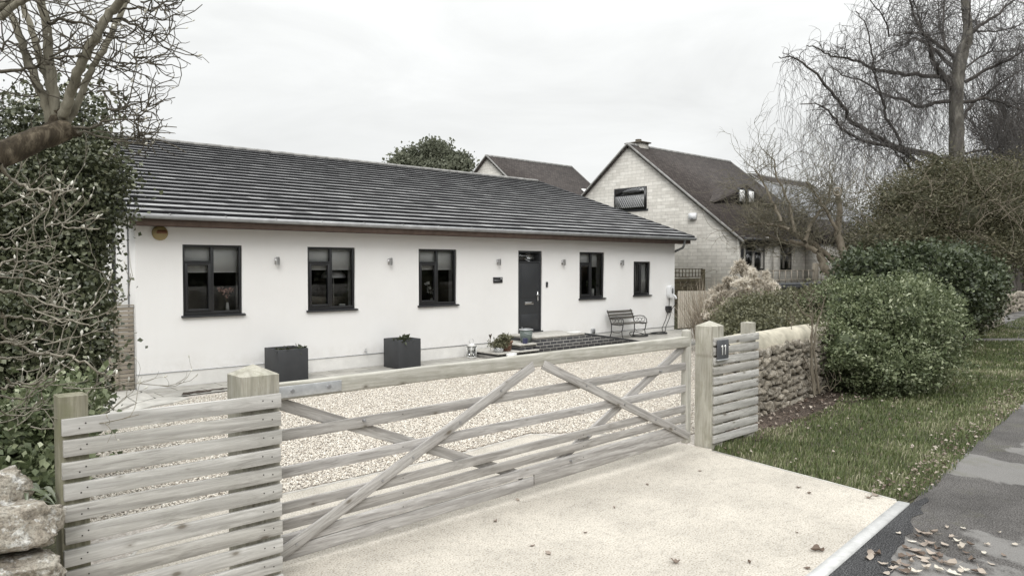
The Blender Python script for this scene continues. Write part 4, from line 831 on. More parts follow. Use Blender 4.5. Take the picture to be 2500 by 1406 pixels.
t = thing('card_box', 'small white box on the sill of the second window', 'box', (7.6, YW+.26, 1.265)); b = MB(); b.box((7.53, YW+.23, 1.266), (7.66, YW+.28, 1.325)); bev(b.build('box_body', M['white_ceramic'], t), .003); b = MB(); b.box((7.545, YW+.228, 1.28), (7.645, YW+.2295, 1.30)); b.build('box_label', M['zinc'], t)
t = thing('house_plant', 'white cylinder pot with a leafy plant inside the fourth window', 'plant', (15.33, YW+.24, 1.265)); b = MB(); b.lathe((15.30, YW+.24, 1.266), [(.001, 0), (.055, 0), (.058, .22), (.052, .22), (.001, .2)], 20); b.build('pot', M['white_ceramic'], t, True)
Vv, Ff, r = clump_leaves([((15.28, YW+.25, 1.60), (.11, .06, .12))], 160, .06, 6, per=8, spread=.03); mk('foliage', Vv, Ff, M['dark_leaf'], t, rnd=r)

# ------------------------------------------------------------------ five-bar gate
gt = thing('field_gate', 'wide weathered wooden field gate with crossed braces closing the drive', 'gate', (2.12, 4.83, .05)); GX0, GX1, GY = 2.10, 7.06, 4.80
W_ = M['gate_wood']
board('top_rail', (GX0, GY+.035, 1.237), (GX1-.02, GY+.035, 1.252), .118, .07, M['gate_rail_top'], gt, bw=.012)
for (zl, zr, hh) in ((.93, .98, .078), (.67, .73, .078), (.42, .502, .076), (.30, .395, .074), (.19, .29, .08)):
    board('rail', (GX0, GY+.03, zl), (GX1-.06, GY+.03, zr), hh, .026, W_, gt, nails=[(-.55, .2), (.3, -.2)])
board('bottom_board', (GX0, GY+.031, .095), (4.62, GY+.031, .138), .096, .024, W_, gt); board('bottom_board', (4.63, GY+.027, .150), (GX1-.1, GY+.027, .198), .105, .028, W_, gt)
bolts = MB()
def brace(name, p, q, yy, m_=W_):
    board(name, (p[0], yy, p[1]), (q[0], yy, q[1]), .085, .024, m_, gt, up=(0, 0, 1))
brace('front_brace', (2.12, .085), (4.60, 1.20), GY-.001+.005-.0); brace('front_brace', (4.72, 1.20), (7.03, .185), GY+.004)
brace('back_brace', (2.16, 1.17), (4.52, .20), GY+.058); brace('back_brace', (7.02, 1.20), (4.86, .20), GY+.058)
for (x, z) in ((2.3, .16), (3.0, .47), (3.28, .6), (3.75, .81), (4.2, 1.02), (5.3, .945), (5.88, .69), (6.4, .46), (6.75, .31), (2.85, .95), (5.1, .245), (6.5, .97), (5.35, .44)):
    bolts.cyl((x, GY-.014, z), (x, GY+.03, z), .010, n=10)
bolts.build('bolt', M['bolt'], gt)
board('closing_stile', (GX1-.03, GY+.045, .10), (GX1-.03, GY+.045, 1.385), .095, .085, M['gate_rail_top'], gt, up=(1, 0, 0), bw=.02)
b = MB(); b.box((GX0+.0, GY-.006, 1.195), (2.66, GY-.001, 1.275)); b.box((GX0+.0, GY+.071, 1.195), (2.66, GY+.076, 1.275))
hg = bev(b.build('hinge_strap', M['zinc'], gt), .002); b = MB()
for x in (2.28, 2.56): b.cyl((x, GY-.014, 1.237), (x, GY-.005, 1.237), .014, n=12)
b.build('coach_bolt', M['bolt'], gt)
# posts
def post(x0, x1, y0, y1, z, lab, mname, cap=.06, sink=-.2, grp=None, flare=0, cat='gatepost', name='gate_post'):
    t = thing(name, lab, cat, ((x0+x1)/2, (y0+y1)/2, 0), grp)
    cx, cy = (x0+x1)/2, (y0+y1)/2; hx, hy = (x1-x0)/2, (y1-y0)/2; h = (z-sink)/2; V = []; n_ = 6
    for i in range(n_+1):
        zz = -h+2*h*i/n_; j = random.uniform(-.0015, .0015)
        V += [(zz, -hy+j, -hx), (zz, hy, -hx+j), (zz, hy+j, hx), (zz, -hy, hx+j)]
    # local X is up the post so the grain runs along it
    F = [(a*4+k, a*4+4+k, a*4+4+(k+1) % 4, a*4+(k+1) % 4) for a in range(n_) for k in range(4)]+[(0, 1, 2, 3)]
    b = MB(); b.add(V, F)
    if cap: b.add([(h, -hy, -hx), (h, hy, -hx), (h, hy, hx), (h, -hy, hx), (h+cap, 0, 0)], [(1, 0, 4), (2, 1, 4), (3, 2, 4), (0, 3, 4)])
    else: b.add([(h, -hy, -hx), (h, hy, -hx), (h, hy, hx), (h, -hy, hx)], [(0, 3, 2, 1)])
    o = b.build('post_body', M[mname]); o.parent = t; o.rotation_euler = (0, R(-90), 0); o.location = (0, 0, (z+sink)/2); bev(o, .006); return t
tl = post(1.83, 2.08, 4.56, 4.80, 1.40, 'thick greenish square gatepost with a pyramid top at the hinge end of the gate', 'post_wood', .065)
tr_ = post(7.365, 7.62, 4.735, 4.955, 1.405, 'thick pale square gatepost with a pyramid top at the latch end of the gate', 'pale_wood' if 0 else 'post_wood', .06)
# slatted fence panels
fl = thing('slatted_fence', 'weathered horizontal slat fence panel beside the left gatepost', 'fence', (.84, 4.55, 0), 'slatted fence panels either side of the gate')
for k in range(11):
    z = 1.282-.1185*k-.046; d_ = random.uniform(-.004, .004)
    board('slat', (.845+random.uniform(-.004, .004), 4.54, z+d_), (2.075+random.uniform(-.006, .006), 4.54, z-.002), .0895, .028, M['fence_wood'], fl, nails=[(-.87, -.3+.1*random.random()), (-.82, .28), (.80, .25), (.90, -.1+.3*random.random())])
o = post(.835, .975, 4.553, 4.70, 1.395, '', 'old_post_wood', 0); p_ = o.children[0]; p_.parent = fl; p_.name = 'fence_post'; p_.location = Vector(p_.location)+o.location-fl.location; bpy.data.objects.remove(o)
fr_ = thing('slatted_fence', 'shorter pale slat fence panel between the right gatepost and the stone wall', 'fence', (7.4, 4.72, 0), 'slatted fence panels either side of the gate')
for k in range(11):
    z = 1.277-.1135*k-.045; board('slat', (7.392, 4.722, z), (8.375+random.uniform(-.006, .006), 4.722, z+.006), .086, .026, M['fence_wood'], fr_, nails=[(-.85, .2), (.80, .1)])
o = post(8.215, 8.345, 4.735, 4.87, 1.405, '', 'post_wood', .010); p_ = o.children[0]; p_.parent = fr_; p_.name = 'fence_post'; p_.location = Vector(p_.location)+o.location-fr_.location; bpy.data.objects.remove(o)
# house number plate
sg = thing('house_number_sign', 'dark slate house number plate reading 11 on the slat fence', 'sign', (7.52, 4.70, 1.1)); b = MB(); b.box((7.405, 4.672, 1.03), (7.635, 4.695, 1.252)); bev(b.build('sign_plate', M['sign_slate'], sg), .010)
b = MB()
for x in (7.487, 7.548):
    b.prism([(x, 1.078), (x+.015, 1.078), (x+.015, 1.190), (x+.002, 1.190), (x-.014, 1.180), (x-.014, 1.168), (x, 1.170)], 1, 4.6685, 4.6725)
b.build('numeral', M['number_white'], sg); b = MB(); b.box((7.405, 4.668, 1.012), (7.635, 4.697, 1.028)); bev(b.build('sign_lower_edge', M['zinc'], sg), .003); b = MB()
for x in (7.43, 7.60): b.box((x, 4.695, 1.06), (x+.02, 4.711, 1.2))
b.build('sign_batten', M['black_plastic'], sg)

# pale vertical board fence by the house corner and slatted side gate
f1 = thing('board_fence', 'pale vertical board fence panel at the right corner of the white house', 'fence', (18.95, 13.2, 0))
for k in range(17):
    x = 18.86+k*.112; board('fence_board', (x, 13.28, .20), (x, 13.28, 1.345-.002*k), .088, .018, M['pale_wood'], f1, up=(1, 0, 0))
for k in range(16):
    x = 18.916+k*.112; board('gap_shade_board', (x, 13.305, .20), (x, 13.305, 1.335-.002*k), .07, .016, M['dark_wood'], f1, up=(1, 0, 0))  # dark strips added behind the boards to stand in for shade in the gaps
board('fence_rail', (18.82, 13.33, .16), (20.75, 13.33, .16), .10, .03, M['dark_wood'], f1); board('fence_rail', (18.82, 13.33, 1.1), (20.75, 13.33, 1.1), .06, .03, M['dark_wood'], f1)
f2 = thing('side_gate', 'tall horizontal slatted wooden side gate at the left corner of the house', 'gate', (3.0, 13.5, 0))
for k in range(20):
    for xa, xb in ((2.2, 3.285), (3.335, 3.585)): board('slat', (xa, 13.5, .05+k*.0705), (xb, 13.5, .05+k*.0705), .060, .018, M['side_gate_wood'], f2)
board('gate_stile', (3.31, 13.485, -.05), (3.31, 13.485, 1.42), .05, .05, M['side_gate_wood'], f2, up=(1, 0, 0)); board('gate_cap', (2.15, 13.5, 1.445), (3.59, 13.5, 1.445), .02, .06, M['side_gate_wood'], f2)
b = MB(); b.cyl((3.24, 13.47, .95), (3.24, 13.42, .95), .01); b.box((3.22, 13.41, .88), (3.26, 13.425, 1.0)); b.build('latch', M['black_plastic'], f2)
# dark panel fence with trellis, between the gardens
f3 = thing('trellis_fence', 'dark brown panel fence topped with open trellis between the two gardens', 'fence', (21.5, 15.0, 0))
for x in (18.9, 20.72, 22.6): board('fence_post', (x, 14.9, 0), (x, 14.9, 2.15 if x == 20.72 else 2.0), .12, .12, M['dark_wood'], f3, up=(1, 0, 0))
for (xa, xb) in ((18.96, 20.66), (20.78, 22.54)):
    for k in range(11): board('panel_board', (xa, 14.9+.008*(k % 2), .15+k*.145), (xb, 14.9+.008*(k % 2), .15+k*.145), .15, .016, M['dark_wood'], f3)
    b = MB(); n_ = 9
    for k in range(n_+1): x = xa+(xb-xa)*k/n_; b.box((x-.012, 14.89, 1.72), (x+.012, 14.91, 2.02))
    for z_ in (1.74, 1.88, 2.01): b.box((xa, 14.875, z_-.012), (xb, 14.89, z_+.012))
    b.build('trellis', M['dark_wood'], f3)
g = Grow(9)
for k in range(16): g.twig((18.95+k*.22, 14.84, 1.4), (g.g.gauss(0, .5), 0, 1), .8, .012, (0, 0, -.6), 2, 5, .35, 2)
t = thing('climbing_plant', 'bare climbing stems tangled through the dark trellis', 'plant', (20, 14.84, 1)); g.mesh('stem', 'apple_bark', t, 4)

# ------------------------------------------------------------------ stone walls
def rock(c, s, seed, ax=(0, 0, 0), sub=3, pw=.55, amp=.12, rot=None):
    import bmesh
    bm = bmesh.new(); bmesh.ops.create_icosphere(bm, subdivisions=sub, radius=1); V = []
    rg = random.Random(seed); rx = Matrix.Rotation(rg.gauss(0, .10), 3, 'X') @ Matrix.Rotation(rg.gauss(0, .16), 3, 'Y') @ Matrix.Rotation(rg.gauss(0, .10), 3, 'Z')
    off = Vector((seed*1.37, seed*.71, seed*2.1))
    for v in bm.verts:
        p = v.co; q = Vector([math.copysign(abs(t)**pw, t) for t in p]); n_ = noise.noise(p*1.6+off)*amp*1.5+noise.noise(p*4.2+off)*amp*.6+(abs(noise.noise(p*9+off))*amp*.35 if sub > 3 else 0)+(abs(noise.noise(p*21+off))*amp*.18 if sub > 4 else 0)
        q = q*(1+n_); q = Vector((q.x*s[0], q.y*s[1], q.z*s[2])); q = rx @ q
        if rot: q = Matrix.Rotation(rot, 3, 'Z') @ q
        V.append(q+Vector(c))
    F = [[v.index for v in f.verts] for f in bm.faces]; bm.free(); return np.array([v[:] for v in V]), np.array(F)
def rubble(x0, y0, x1, y1, ztop, th, seed, sz=.11, zf=None, sub=2):
    'coursed rubble on the front face of a wall running from (x0,y0) to (x1,y1)'
    g = random.Random(seed); ln = math.hypot(x1-x0, y1-y0); ux, uy = (x1-x0)/ln, (y1-y0)/ln; parts = []; z = -.04; k = 0
    while z < ztop:
        h = sz*g.uniform(.6, 1.25); u = -g.random()*.1
        while u < ln:
            wd = sz*g.uniform(.8, 2.3); zz = z+h/2+g.gauss(0, .022)+.03*math.sin(u*3+z*2)
            V, F = rock((x0+ux*(u+wd/2)-uy*(-.05)+uy*g.uniform(0, .035), y0+uy*(u+wd/2)+ux*(.05)-ux*g.uniform(0, .04), zz), (wd*.50, .10, h*.49), seed*100+k, sub=sub, rot=math.atan2(uy, ux), pw=.62, amp=.26)
            parts.append((V, F, np.full(len(F), g.random()))); u += wd*.98; k += 1
        z += h*.94
    return parts
wl = thing('stone_wall', 'rubble stone garden wall with a rounded cement top beside the verge', 'wall', (8.8, 5.4, 0))
parts = rubble(8.66, 5.27, 14.5, 5.98, .84, .35, 3, .12, sub=3); V, F, r = join(parts); mk('rubble', V, F, M['rubble_stone'], wl, smooth=True, rnd=r)
ux, uy = math.cos(math.atan2(.71, 5.84)), math.sin(math.atan2(.71, 5.84))
def along(u, w_, z): return (8.66+ux*u-uy*w_, 5.27+uy*u+ux*w_, z)
V = []; n_ = 40; prof = [(.05, .80), (.0, .86), (-.015, .97), (.02, 1.07), (.09, 1.135), (.19, 1.155), (.30, 1.13), (.38, 1.05), (.41, .95), (.40, .8)]
for i in range(n_+1):
    for (w_, z) in prof:
        u = 5.9*i/n_; j = noise.noise(Vector((u*2, w_*5, z*3)))*.03+noise.noise(Vector((u*7, w_*9, z*8)))*.012; V.append(along(u, w_-j, z+j*.8-.015+.01*math.sin(u*1.5)))
m_ = len(prof); F = [[i*m_+j, (i+1)*m_+j, (i+1)*m_+j+1, i*m_+j+1] for i in range(n_) for j in range(m_-1)]
for e_ in (0, n_):
    V.append(along(5.9*e_/n_, .2, .95)); F += [[e_*m_+j, e_*m_+j+1, len(V)-1, len(V)-1] for j in range(m_-1)]
mk('cement_capping', V, np.array(F), M['cement_cap'], wl, smooth=True)
b = MB(); b.add([along(0, .08, -.1), along(5.9, .08, -.1), along(5.9, .33, -.1), along(0, .33, -.1), along(0, .08, .9), along(5.9, .08, .9), along(5.9, .33, .9), along(0, .33, .9)], [(0, 1, 5, 4), (1, 2, 6, 5), (2, 3, 7, 6), (3, 0, 4, 7)]); b.build('wall_core', M['mortar_dark'], wl)
w2 = thing('dry_stone_wall', 'older dry stone wall half hidden in ivy at the far end of the verge', 'wall', (22, 7, 0))
parts = rubble(14.6, 6.02, 29.6, 7.75, 1.30, .4, 5, .17); V, F, r = join(parts); mk('rubble', V, F, M['rubble_stone'], w2, smooth=True, rnd=r)
b = MB(); b.prism([(14.6, 6.1), (29.6, 7.83), (29.6, 8.1), (14.6, 6.4)], 2, -.1, 1.22); b.build('wall_core', M['mortar_dark'], w2)
V, F = rock((19.2, 6.75, 1.40), (.28, .2, .16), 77, sub=3); mk('coping_stone', V, F, M['cement_cap'], w2, smooth=True)
w3 = thing('wall_pier', 'broken end of a dry stone wall standing at the neighbouring drive entrance', 'wall', (30.2, 8, 0))
parts = rubble(29.6, 7.72, 31.1, 7.9, 1.62, .5, 6, .2)+rubble(31.1, 7.9, 31.3, 9.2, 1.6, .5, 7, .2); V, F, r = join(parts); mk('rubble', V, F, M['near_stone'], w3, smooth=True, rnd=r); b = MB(); b.prism([(29.7, 7.85), (31.0, 7.98), (31.1, 9.1), (29.8, 9.0)], 2, -.1, 1.5); b.build('wall_core', M['mortar_dark'], w3)
w4 = thing('low_stone_wall', 'low dry stone wall on the far side of the neighbouring drive', 'wall', (38, 9, 0))
parts = rubble(34.5, 9.2, 44, 10.0, .85, .4, 8, .24)+rubble(34.4, 10.6, 44, 11.4, 1.75, .4, 9, .24); V, F, r = join(parts); mk('rubble', V, F, M['rubble_stone'], w4, smooth=True, rnd=r)
b = MB(); b.prism([(34.5, 9.32), (44, 10.12), (44, 10.4), (34.5, 9.6)], 2, -.1, .8); b.prism([(34.4, 10.72), (44, 11.52), (44, 11.8), (34.4, 11.0)], 2, -.1, 1.7); b.build('wall_core', M['mortar_dark'], w4)
# near wall, bottom left
w5 = thing('boulder_wall', 'dry stone wall of large lichened stones in the near left corner', 'wall', (.3, 4.5, 0)); parts = []
for k, (c, s) in enumerate([((.56, 4.44, .84), (.34, .20, .115)), ((.70, 4.40, .60), (.20, .20, .085)), ((.58, 4.40, .36), (.30, .24, .15)), ((.12, 4.42, .62), (.20, .2, .12)), ((-.02, 4.44, .86), (.24, .2, .12)), ((.40, 4.46, .58), (.13, .16, .09)), ((.62, 4.38, .12), (.28, .24, .12)), ((.05, 4.40, .34), (.24, .22, .15)), ((.02, 4.4, .1), (.3, .22, .14)), ((.30, 4.50, 1.0), (.22, .18, .09)), ((-.5, 4.4, .2), (.3, .22, .2)), ((-.5, 4.42, .55), (.28, .22, .16)), ((-.5, 4.45, .88), (.28, .22, .15)), ((.5, 4.7, .9), (.3, .18, .12)), ((-.0, 4.7, .9), (.28, .18, .12)), ((-.18, 4.5, 1.04), (.24, .18, .08))]):
    V, F = rock((c[0]-.10, c[1]-.03, c[2]*.95), (s[0]*1.0, s[1]*.9, s[2]*1.04), 40+k, sub=5, pw=.58, amp=.17); parts.append((V, F, np.full(len(F), .55+.4*random.random())))
V, F, r = join(parts); mk('boulders', V, F, M['near_stone'], w5, smooth=True, rnd=r)
b = MB(); b.box((-3, 4.45, -.1), (.58, 4.75, .82)); b.build('wall_core', M['mortar_dark'], w5)
# ------------------------------------------------------------------ neighbouring stone houses
def gable_house(name, lab, x0, x1, yr, ze, zr, hw, zb, wm, rm, over=.12, extra=None):
    t = thing(name, lab, 'house', (x0, yr-hw, zb)); sl = (zr-ze)/hw
    b = MB(); b.prism([(yr-hw, zb), (yr+hw, zb), (yr+hw, ze), (yr, zr-.04), (yr-hw, ze)], 0, x0, x1); b.build('wall', M[wm], t)
    # roof slabs carry their own axes so the tile courses follow the slope
    ln = math.hypot(hw+.35, (hw+.35)*sl)
    rf = None
    for s_ in (-1, 1):
        b = MB(); b.box((0, 0, -.10), (x1-x0+2*over, ln, 0)); o = b.build('roof' if s_ < 0 else 'rear_roof', M[rm]); o.parent = t
        y0_ = yr+s_*(hw+.35); z0_ = zr+.07-(hw+.35)*sl; a_ = math.atan(sl)
        if s_ < 0: mw = Matrix.Translation((x0-over, y0_, z0_)) @ Matrix.Rotation(a_, 4, 'X')
        else: mw = Matrix.Translation((x1+over, y0_, z0_)) @ Matrix.Rotation(math.pi, 4, 'Z') @ Matrix.Rotation(a_, 4, 'X')
        o.matrix_local = Matrix.Translation(-t.location) @ mw
    b = MB()
    for i in range(int((x1-x0)/.4)): xa = x0-over+i*(x1-x0+2*over)/int((x1-x0)/.4); b.prism([(yr-.14, zr-.03), (yr-.06, zr+.08), (yr+.06, zr+.08), (yr+.14, zr-.03)], 0, xa, xa+.39)
    b.build('ridge_tiles', M['ridge_tile'], t)
    for xx in (x0-over-.012, x1+over-.03):
        b = MB()
        P = [(yr-hw-.35, zr+.07-(hw+.35)*sl-.09), (yr, zr+.07-.09), (yr+hw+.35, zr+.07-(hw+.35)*sl-.09), (yr+hw+.35, zr+.07-(hw+.35)*sl+.02), (yr, zr+.09), (yr-hw-.35, zr+.07-(hw+.35)*sl+.02)]
        b.prism(P, 0, xx, xx+.045); b.build('roof_edge', M['ridge_tile'], t)
    return t
nh = gable_house('stone_house', 'buff stone house with a steep brown roof and gable window beside the bungalow', 24, 31.5, 19.4, 3.2, 7.08, 5.0, 0.6, 'block_stone', 'brown_tiles')
b = MB(); b.box((23.93, 18.47, 4.42), (24.05, 20.12, 5.32)); wfr = b.build('window', M['frame_grey'], nh)
b = MB(); b.box((23.915, 18.55, 5.03), (23.935, 20.04, 5.27)); b.build('pane', M['glass'], wfr)
b = MB(); b.box((23.915, 18.55, 4.50), (23.935, 20.04, 4.98)); b.build('leaded_pane', M['net_curtain'], wfr)
b = MB()
for k in range(-8, 18):
    y = 18.55+k*.11
    for s_ in (1, -1):
        y2 = y+s_*.3; 
        if 18.55 <= y <= 20.04 and 18.55 <= y2 <= 20.04: b.tube([(23.91, y, 4.5), (23.91, y2, 4.98)], .008, 4)
b.build('leading', M['zinc'], wfr)
b = MB(); b.box((23.97, 18.4, 4.34), (24.02, 20.2, 4.42)); b.build('sill', M['planter_grey'], wfr)
t = thing('alarm_box', 'small white box alarm mounted on the buff stone gable', 'alarm box', (24, 16.24, 3.9)); b = MB(); b.prism([(16.1, 3.88), (16.42, 3.88), (16.42, 4.12), (16.1, 4.12)], 0, 23.9, 24.001); b.build('alarm_case', M['white_plastic'], t); b = MB(); b.box((23.893, 16.2, 3.87), (23.9, 16.32, 3.93)); b.build('alarm_badge', M['grey_plastic'], t)
b = MB(); b.box((24.5, 19.2, 6.8), (25.05, 19.9, 7.22)); ch = b.build('chimney', M['block_stone'], nh); b = MB(); b.box((24.42, 19.12, 7.22), (25.13, 19.98, 7.27)); b.cyl((24.75, 19.5, 7.27), (24.75, 19.5, 7.40), .13, n=14); b.build('chimney_pot', M['mortar_dark'], ch)
# eyebrow dormer: a swept roof over two small windows
V = []; F = []; n_ = 20; sl = (7.08-3.2)/5.0
def mainroof(y): return 7.15-(19.4-y)*sl
for i in range(n_+1):
    x = 24.9+i*(29.9-24.9)/n_; t_ = (i/n_-.5)*2; hgt = .80*max(0, 1-abs(t_))**1.15
    yfr = 16.15; zf = mainroof(yfr)+hgt*1.05; yb2 = yfr+ (hgt*1.05)/(sl-.18)
    V += [(x, yfr-.16, zf-.05+.0), (x, yfr+.02, zf+.01), (x, yb2+.03, mainroof(yb2)+.015), (x, yfr, mainroof(yfr)-.05), (x, yfr-.16, zf-.11)]
for i in range(n_):
    a = i*5; c = a+5
    F += [[a, c, c+1, a+1], [a+1, c+1, c+2, a+2], [a+4, c+4, c, a], [a+3, c+3, c+4, a+4]]
dm = mk('dormer', np.array(V), np.array(F), M['brown_tiles'], nh, smooth=False)
for xa in (26.72, 27.42):
    b = MB(); b.box((xa, 15.99, mainroof(16.15)+.02), (xa+.56, 16.04, mainroof(16.15)+.62)); wd = b.build('dormer_window', M['frame_grey'], dm); 
    b = MB(); b.box((xa+.09, 15.975, mainroof(16.15)+.09), (xa+.47, 15.989, mainroof(16.15)+.55)); b.build('pane', M['blind'], dm)
# ground floor front: windows, columns, porch
for (xa, xb, cur) in ((24.45, 25.85, 1), (26.85, 27.95, 1)):
    b = MB(); b.box((xa, 14.34, 1.95), (xb, 14.42, 3.06)); wn = b.build('window', M['frame_grey'], nh)
    b = MB(); b.box((xa+.09, 14.325, 2.02), (xa+(xb-xa)*.5-.03, 14.345, 2.62)); b.box((xa+(xb-xa)*.5+.03, 14.325, 2.02), (xb-.09, 14.345, 2.62)); b.box((xa+.09, 14.325, 2.70), (xb-.09, 14.345, 2.99)); b.build('pane', M['glass'], wn)
    b = MB()
    for k in range(14): x = xa+.12+k*.055; b.box((x, 14.347+.004*(k % 2), 2.02), (x+.05, 14.352+.004*(k % 2), 2.6))
    b.build('curtain', M['blind'], wn)
for (xa, ya, xb) in ((25.87, 14.28, 26.4), (26.42, 14.22, 26.83), (24.0, 14.30, 24.42)): b = MB(); b.box((xa, ya, .8), (xb, 14.40, 3.2)); b.build('pilaster', M['block_stone'], nh)
b = MB(); b.tube([(24.12, 14.12, 3.15), (24.12, 14.16, 2.95), (24.12, 14.26, 2.8), (24.12, 14.26, .9)], .06, 8); b.build('downpipe', M['black_plastic'], nh)
b = MB(); b.box((23.9, 13.96, 3.02), (31.6, 14.06, 3.13)); b.build('gutter', M['black_plastic'], nh)
b = MB(); b.box((29.2, 13.3, .6), (33.6, 14.4, 3.05)); pch = b.build('porch', M['block_stone'], nh)
P = [(30.1, 1.1), (30.95, 1.1), (30.95, 2.75)]+[(30.525+.425*math.cos(a_), 2.75+.22*math.sin(a_)) for a_ in np.linspace(0, math.pi, 9)][1:-1]+[(30.1, 2.75)]
b = MB(); b.prism(P, 1, 13.285, 13.31); b.build('porch_arch', M['black_rubber'], pch)
b = MB(); b.prism([(13.1, 3.0), (14.6, 3.0), (14.6, 4.1)], 0, 29.1, 33.7); b.build('porch_roof', M['brown_tiles'], pch)
b = MB(); b.box((32.0, 13.27, 1.95), (32.6, 13.31, 3.0)); wn = b.build('window', M['frame_grey'], nh); b = MB(); b.box((32.0, 13.2, 1.82), (32.65, 13.30, 1.95)); b.build('sill', M['white_ceramic'], wn)
nb = gable_house('stone_house', 'rear stone house whose brown roof shows above the bungalow ridge', 24, 30, 28.4, 4.2, 7.6, 4.4, .5, 'block_stone', 'brown_tiles')
b = MB(); o = b.box((0, 0, 0), (.62, .85, .05)).build('skylight', M['white_ceramic']); o.parent = nb; sl2 = (7.6-4.2)/4.4
o.matrix_local = Matrix.Translation(-nb.location) @ Matrix.Translation((28.7, 25.7, 7.69-(28.4-25.7)*sl2)) @ Matrix.Rotation(math.atan(sl2), 4, 'X')
ns = gable_house('slate_house', 'grey slate hung house half hidden by bare twigs to the right of the stone house', 34.5, 43, 20.5, 3.6, 6.6, 5.2, .5, 'slate_wall', 'slate_tiles')
b = MB(); b.box((37, 15.2, 3.3), (43, 15.28, 3.42)); b.build('gutter', M['white_ceramic'], ns)
nr = gable_house('brown_roof_house', 'house with a low brown roof glimpsed behind the leaning tree', 44, 52, 25.5, 4.6, 8.1, 5.0, .5, 'block_stone', 'brown_tiles')
# deck and trellis rail in the neighbour's garden
dk = thing('garden_deck', 'grey timber deck with an open trellis rail in front of the stone house', 'deck', (25, 11.5, 1.0))
b = MB()
for k in range(9): b.box((21.6+0*k, 11.4+k*.14, 1.50), (27.9, 11.4+k*.14+.13, 1.53))
b.box((21.6, 11.38, 1.36), (27.9, 11.41, 1.50)); b.build('deck_boards', M['planter_grey'], dk)
def P3(x, y, Y):
    v = _f + _r*(x-1250)/1800 - _u*(y-703)/1800; return np.array([0, 0, CAM_H])+v*(Y/v[1])
for (xa, xb) in ((22.4, 26.2), (26.32, 29.4)):
    b = MB()
    for z_ in (1.62, 1.95): b.box((xa, 12.58, z_-.018), (xb, 12.60, z_+.018))
    n_ = int((xb-xa)/.42)
    for k in range(n_+1): x = xa+(xb-xa)*k/n_; b.box((x-.016, 12.56, 1.45), (x+.016, 12.58, 1.96))
    b.build('trellis_rail', M['side_gate_wood'], dk)
board('deck_post', (26.26, 12.55, 1.4), (26.26, 12.55, 2.22), .16, .16, M['side_gate_wood'], dk, up=(1, 0, 0))

# ------------------------------------------------------------------ left side planting
def B(x, y, d, rx, ry=None, rd=None):
    'blob seen at (x,y), d metres away; radii in picture-measured pixels turned to metres'
    k = d/1800; rx_ = rx*k; rz_ = (ry or rx)*k; rr = (rd*k) if rd else rx_
    return (tuple(at(x, y, d)), (rr, rr, rz_))
ivy = [B(208,480,7.4,78,115), B(195,640,7.2,42,120), B(150,450,7.6,105,95), B(80,560,7.6,110,130), B(145,720,7.0,82,130), B(185,800,6.8,50,110), B(172,920,6.6,55,100), B(100,860,6.6,120,150), B(20,700,7.2,110,150), B(60,1000,6.4,130,120), B(150,560,7.3,92,120), B(20,950,6.4,100,150)]
bush('ivy_hedge', 'tall dark evergreen ivy hedge filling the left side beside the side gate', 'hedge', ivy, 80000, .045, 'ivy_leaf', 1, ck=.60, per=12, spread=.10, shell=.66, aspect=.42)
thin = [B(200,260,7.8,70,75), B(120,300,7.8,120,75), B(30,330,7.9,110,80), B(235,350,7.6,48,60), B(30,470,7.8,60,60), B(262,420,7.5,36,60)]
bush('ivy_bush', 'thin ragged top of ivy growth with sky showing through behind the magnolia', 'shrub', thin, 5200, .048, 'ivy_leaf', 2, ck=0, per=7, spread=.12, shell=.3)
low = [B(130,1040,5.4,85,90), B(60,1080,5.2,100,90), B(170,985,5.9,42,50), B(90,1180,4.9,90,60)]
bush('laurel_shrub', 'low green leafy shrub just behind the near left stone wall', 'shrub', low, 9000, .055, 'shrub_leaf', 3, ck=.6, per=10, spread=.09, shell=.65, aspect=.34)
t = thing('strap_leaf_plant', 'pale strap leaved plant arching between the near stones and the fence post', 'plant', (.7, 4.75, .6))
g = random.Random(4); VV, FF = [], []; nb_ = 0
for k in range(26):
    p = np.array([.66+g.uniform(-.16, .12), 4.62+g.uniform(-.05, .14), .78+g.uniform(-.1, .12)]); a = g.uniform(0, 6.28); dx, dy = math.cos(a), math.sin(a); ln = g.uniform(.16, .30); S = np.array([-dy, dx, 0])
    for i in range(8):
        t_ = i/7; q = p+np.array([dx*ln*t_, dy*ln*t_, ln*(.9*t_-1.05*t_*t_)]); wd = .016*math.sin(math.pi*min(1, .12+t_*.88))+.0005; VV += [q-S*wd+np.array([0, 0, wd*.5]), q, q+S*wd+np.array([0, 0, wd*.5])]
    for i in range(7):
        for c_ in (0, 1): a0 = nb_+i*3+c_; FF.append([a0, a0+3, a0+4, a0+1])
    nb_ += 24
mk('foliage', np.array(VV), np.array(FF), M['strap_leaf'], t, rnd=np.random.default_rng(1).random(len(FF)))
